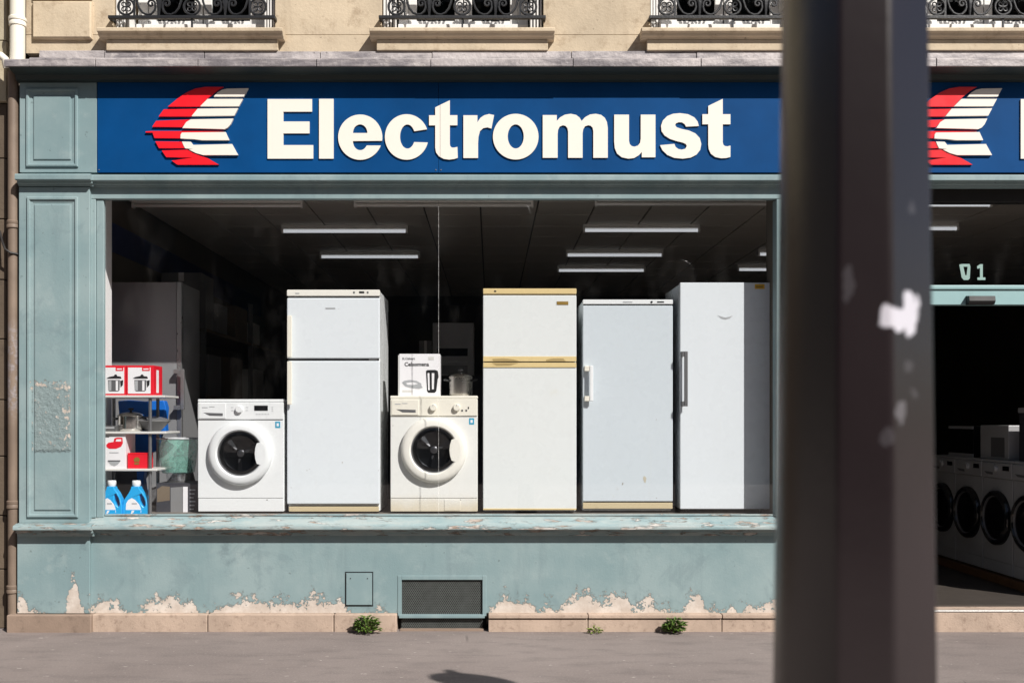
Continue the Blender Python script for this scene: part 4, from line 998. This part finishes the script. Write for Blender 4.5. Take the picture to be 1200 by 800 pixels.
# ------------------------------------------------------------------ deeper inside the shop
def light(label, pa, pb, py, lit, group):
    ztube = 3.285
    D = (ztube - ZC) * F / (HY - py); y = D - DIST
    xa, xb = X(pa, y), X(pb, y)
    t = thing('ceiling_light', label, 'ceiling light', ((xa + xb) / 2, y, ztube - .03), 0, group)
    mk('light_housing', bx(xa, xb, y - .016, y + .016, ztube + .020, RZ1 + .001), 'tube_unlit', t, bevel=.004)
    mk('light_tube', G().lathe([(.015, xa + .015), (.015, xb - .015)], (0, y, ztube), 'x', 14), 'tube_lit' if lit else 'tube_unlit', t, smooth=True)
    for xx in (xa, xb - .02): mk('end_cap', bx(xx, xx + .02, y - .02, y + .02, ztube - .020, ztube + .020), 'tube_unlit', t)
for lab, pa, pb, py, lit in [
    ('unlit tube light nearest the left end of the display window', 155, 355, 241, 0), ('unlit tube light above the centre pane joint', 415, 625, 240.5, 0), ('unlit tube light nearest the right end of the window', 697, 903, 239, 0),
    ('lit tube light, upper one above the white two-door fridge', 330, 478, 271, 1), ('lit tube light, top of three above the pale freezer', 683, 820, 270, 1),
    ('lit tube light, lower one above the white two-door fridge', 375, 492, 301, 1), ('lit tube light, middle of three above the pale freezer', 663, 777, 299, 1),
    ('lit tube light, lowest of three above the pale freezer', 653, 756, 317, 1), ('lit tube light, upper one above the tallest fridge', 888, 985, 298, 1), ('lit tube light, lower one above the tallest fridge', 864, 965, 316, 1),
    ('lit tube light seen higher through the door transom', 1010, 1162, 240, 1), ('lit tube light seen lower through the door transom', 1000, 1123, 268, 1)]:
    light(lab, pa, pb, py, lit, 'shop ceiling lights')
# wall shelving with cartons on the left
sh = thing('wall_shelving', 'dark wall shelving loaded with cartons deep on the left', 'shelving', (RX0 + .25, 3.9, RZ0))
for z in (.6, 1.15, 1.7, 2.32): mk('shelf', bx(RX0 + .01, RX0 + .48, 2.2, 5.8, z - .03, z), 'carton', sh)
for y in (2.2, 4.0, 5.77): mk('upright', bx(RX0 + .44, RX0 + .485, y, y + .03, RZ0, 2.75), 'grey_steel', sh)
k = 0
crt = [('tall pale carton on the top wall shelf, nearest the window', 2.25, .42, .52, 'carton_grey', 2.32), ('square grey carton behind the tall pale one on the wall shelf', 2.8, .38, .30, 'carton_grey', 2.32), ('long brown carton on the top wall shelf', 3.5, .5, .36, 'carton', 2.32), ('small pale carton far along the top wall shelf', 4.3, .3, .25, 'shelf_white', 2.32),
       ('grey carton on the second highest wall shelf', 2.5, .45, .4, 'carton_grey', 1.7), ('brown carton on the second highest wall shelf', 3.3, .5, .42, 'carton', 1.7), ('dark carton on the second lowest wall shelf', 2.7, .5, .4, 'dark_carton', 1.15), ('pale carton at the far end of the second shelf', 4.4, .4, .35, 'shelf_white', 1.7)]
for lab, y, l_, hh, mt, z in crt:
    t = thing('stored_carton', lab, 'box', (RX0 + .26, y + l_ / 2, z), 0, 'cartons on the wall shelving')
    mk('carton', bx(RX0 + .06, RX0 + .43, y, y + l_, z, z + hh), mt, t, bevel=.004)
    mk('tape', bx(RX0 + .22, RX0 + .27, y - .001, y + l_ + .001, z + hh - .08, z + hh + .0012), 'box_white' if mt != 'carton' else 'carton_grey', t)
# oven on a cabinet in the middle
D_ = 10.3 - DIST
cb = thing('storage_cabinet', 'dark storage cabinet standing behind the centre of the window', 'cabinet', (X(527, D_), D_, RZ0))
zc_ = Z(440, D_)
mk('cabinet_body', bx(X(478, D_), X(572, D_), D_, D_ + .6, RZ0, zc_), 'dark_carton', cb, bevel=.004)
for q in (0, 1):
    dd = mk('cabinet_door', bx(X(479 + 47 * q, D_), X(524 + 47 * q, D_), D_ - .018, D_, RZ0 + .06, zc_ - .02), 'dark_carton', cb, bevel=.003)
    mk('door_knob', G().lathe([(.012, -.02), (.014, -.04)], (X(521 + 8 * q, D_), D_, 1.2), 'y', 12), 'bar_steel', dd)
ov = thing('spare_oven', 'grey built-in oven standing on the dark cabinet behind the kettle carton', 'oven', (X(530, D_), D_, zc_))
mk('oven_case', bx(X(507, D_), X(555, D_), D_ + .02, D_ + .55, zc_, Z(378, D_)), 'silver_paint', ov, bevel=.004)
mk('oven_window', bx(X(512, D_), X(548, D_), D_ + .012, D_ + .021, Z(417, D_), Z(408, D_)), 'black_gloss', ov)
mk('oven_handle', bx(X(512, D_), X(548, D_), D_ - .01, D_ + .005, Z(425, D_), Z(423, D_)), 'bar_steel', ov)
for px in (513, 547): mk('handle_stud', bx(X(px, D_) - .006, X(px, D_) + .006, D_ + .0, D_ + .022, Z(425, D_), Z(423, D_)), 'bar_steel', ov)
mk('oven_drawer', bx(X(512, D_), X(548, D_), D_ + .012, D_ + .021, Z(438, D_), Z(428, D_)), 'grey_steel', ov)
t = thing('spare_carton', 'small grey carton beside the oven on the dark cabinet', 'box', (X(498, D_), D_, zc_))
mk('carton', bx(X(491, D_), X(505.5, D_), D_ + .02, D_ + .4, zc_, Z(399, D_)), 'carton_grey', t)
mk('tape', bx(X(497, D_), X(500, D_), D_ + .0185, D_ + .2, Z(415, D_), Z(399, D_) + .001), 'shelf_white', t)
# row of washing machines seen through the doorway
XW = 4.12
labs = ['washing machine nearest the threshold, at the right picture edge in the doorway', 'middle washing machine of the row in the doorway', 'rearmost visible washing machine in the doorway beside the post', 'washing machine at the dark far end of the doorway row']
ys_ = [DIST and XW * F / (p_ - CX) - DIST for p_ in (1215, 1185, 1155, 1127)]
wob_ = []
ys_ = [.86, 1.34, 1.82, 2.30]
ys_ = [.62 + .485 * q for q in range(4)]
pl = tag(mk('wooden_plinth', bx(XW - .02, XW + .6, .36, 2.35, RZ0, RZ0 + .07), 'wood_plank', bevel=.005), 'low brown wooden plinth under the doorway washing machines', 'plinth')
for q, (yy, lab) in enumerate(zip(ys_, labs)):
    washer(lab, 0, 0, .475, .93, False, 'silver_paint', 'silver_paint', (XW, yy, RZ0 + .0705), R(-90), 'washing machines in the doorway', True, doorm='black_gloss', dr=.222, dz=.46, ringm='black_gloss', glass_r=.175)
zt = RZ0 + .0705 + .93 + .0005
def goods(name, label, y0, y1, hh, mat, x0=.05, x1=.42):
    t = thing(name, label, 'microwave' if name == 'microwave' else 'box', (XW + .2, (y0 + y1) / 2, zt))
    mk('case', bx(XW + x0, XW + x1, y0, y1, zt, zt + hh), mat, t, bevel=.004)
    return t
t = goods('microwave', 'black microwave on the rearmost doorway washing machine', 1.60, 2.05, .27, 'black_gloss')
mk('front_frame', G().box(XW + .040, XW + .05, 1.60, 2.05, zt, zt + .03).box(XW + .040, XW + .05, 1.60, 2.05, zt + .245, zt + .27), 'silver_paint', t)
t = goods('storage_carton', 'pale carton with dark print on the middle doorway washing machine', 1.02, 1.48, .28, 'silver_paint')
mk('side_print', bx(XW + .049, XW + .0505, 1.08, 1.30, zt + .02, zt + .18), 'print_mid', t)
t = goods('storage_carton', 'tall black carton on the nearest doorway washing machine', .45, .86, .38, 'dark_carton')
mk('carton_lid', bx(XW + .045, XW + .425, .445, .865, zt + .381, zt + .42), 'silver_paint', t)

# ------------------------------------------------------------------ weeds along the plinth
def weed(label, px, py, wpx, hpx, n, mat):
    y = -.10; c = Vector((X(px, y), y, 0)); w = wpx * (DIST + y) / F; h = hpx * (DIST + y) / F
    t = thing('weed', label, 'plant', c, 0, 'weeds along the plinth')
    g = G(); gs = G()
    for i in range(n):
        az = rnd.uniform(0, 2 * math.pi); u = rnd.random() ** .5
        top = c + Vector((math.cos(az) * u * w * .5, math.sin(az) * u * w * .25 - .01, h * (.12 + .8 * rnd.random() * (1 - .55 * u * u))))
        d = Vector((math.cos(az) * (.4 + u), math.sin(az) * (.4 + u), rnd.uniform(-.1, .9))).normalized()
        ln = rnd.uniform(.022, .042) * (1 if wpx > 15 else .7); sd = d.cross(Vector((0, 0, 1)))
        if sd.length < .1: sd = Vector((1, 0, 0))
        sd.normalize(); up = sd.cross(d); b = ln * rnd.uniform(.26, .40)
        m = top + d * ln * .5 - up * .003
        g.add([top, top + d * ln * .45 + sd * b + up * .005, top + d * ln - up * .006, top + d * ln * .45 - sd * b + up * .005, m], [(0, 1, 4), (1, 2, 4), (2, 3, 4), (3, 0, 4)])
        if i % 5 == 0: gs.tube([c, (c + top) / 2 + Vector((rnd.uniform(-.01, .01), 0, .01)), top], [.003, .0022, .0012], 5)
    mk('foliage', g, mat, t, fixn=False, kind='stuff'); mk('stems', gs, 'stem', t)
weed('bushy green weed left of the cellar grille', 430, 738, 27, 23, 210, 'leaf')
weed('dark green weed at the plinth under the tall freezers', 790, 738, 22, 22, 170, 'leaf')
weed('tiny yellowish weed tuft under the beige-trimmed fridge', 697, 738, 13, 9, 45, 'leaf_young')

# ------------------------------------------------------------------ street lamp in front of the camera
LX, LY = X(1021, PD), PD + .06
lp = thing('street_lamp', 'dark brown octagonal lamp post with torn white sticker, blurred close up', 'street lamp', (LX, LY, 0))
def wid(z):                                   # half width seen by the camera
    py = HY - (z - ZC) * F / (DIST + PD); return (184 + 20 * (py - 400) / 800) * (DIST + PD) / F / 2
azv = math.atan2(LX, DIST + PD)               # direction camera -> post
# silhouette offsets of the five visible edges, as a fraction of the half width, and the depth of each edge
offs = [(-1, .15), (-.79, -.45), (-.17, -.93), (.49, -.80), (1, .10), (.72, .80), (0, 1.02), (-.75, .75)]
g = G(); levels = [(-.02, 1.35), (.28, 1.35), (.34, 1.0), (1.0, 1.0), (2.0, 1.0), (3.0, 1.0), (4.1, 1.0)]
n = 8
for z, k in levels:
    r = max(wid(z), .05) * k
    for (u, v) in offs:
        xx = u * math.cos(azv) + v * math.sin(azv); yy = -u * math.sin(azv) + v * math.cos(azv)
        g.v.append((LX + xx * r, LY + yy * r, z))
for i in range(len(levels) - 1):
    for q in range(n): g.f.append((i*n+q, i*n+(q+1) % n, i*n+n+(q+1) % n, i*n+n+q))
g.f += [tuple(range(n)), tuple((len(levels)-1)*n + q for q in range(n))]
mk('post', g, 'post_paint', lp, bevel=.006, seg=3)
mk('post_cap', G().lathe([(.075, 4.09), (.085, 4.12), (.05, 4.2), (.02, 4.24)], (LX, LY, 0), 'z', 20), 'post_paint', lp, smooth=True)
sx_, sy_ = 2.05, -3.83
rs = thing('added_road_sign', 'round road sign on a grey pole added out of view to cast a ground shadow', 'road sign', (sx_, sy_, 0))  # unseen, added only for the soft shadow it throws on the pavement
mk('pole', G().lathe([(.03, 0), (.03, 3.25)], (sx_, sy_, 0), 'z', 16), 'grey_steel', rs, smooth=True)
mk('sign_disc', G().lathe([(.001, -.034), (.21, -.034), (.215, -.04), (.215, -.05), (.001, -.05)], (sx_, sy_, 3.03), 'y', 36, cap=False), 'grey_steel', rs, smooth=True)

# ------------------------------------------------------------------ house across the street (seen only as reflection)
OB = thing('facing_house', 'long grey stone apartment house across the street', 'building', (0, -30, 0))
mk('wall', bx(-45, 45, -40, -30, 0, 17), 'facing_stone', OB)
mk('roof', G().add([(-45.4, -40.4, 17.01), (45.4, -40.4, 17.01), (45.4, -29.6, 17.01), (-45.4, -29.6, 17.01), (-44, -37, 20), (44, -37, 20), (44, -33, 20), (-44, -33, 20)], [(0,3,2,1),(4,5,6,7),(0,1,5,4),(1,2,6,5),(2,3,7,6),(3,0,4,7)]), 'roof_slate', OB)
w0 = None
for r_ in range(4):
    for q in range(26):
        x = -42 + q * 3.3; z = 4.3 + r_ * 3.2
        if w0 is None:
            w0 = mk('window', bx(-.6, .6, -.02, .05, 0, 2.1), 'facing_window', OB); w0.data.transform(Matrix.Translation(ORG[OB]))
            w0.location = Vector((x, 0, z))
        else: share(w0, OB, Vector((x, 0, z)))
CB = thing('sky_block_house', 'dark stone house added out of view on the left to block the sky', 'building', (-50, -18, 0))  # unseen, added to keep bright sky off the left faces of the post
mk('wall', bx(-58, -46, -29, 30, 0, 18), 'facing_stone', CB)
mk('roof', G().prof([(-29.3, 18.01), (30.3, 18.01), (27, 21), (-26, 21)], -58.3, -45.7), 'roof_slate', CB)
w1 = None
for r_ in range(4):
    for q in range(16):
        v_ = Vector((4, -10 + q * 3.4 , 4.3 + r_ * 3.2))
        if w1 is None:
            w1 = mk('window', bx(-.02, .05, -.6, .6, 0, 2.1), 'facing_window', CB); w1.data.transform(Matrix.Translation(ORG[CB])); w1.location = v_
        else: share(w1, CB, v_)
print('objects', len(COL.objects))
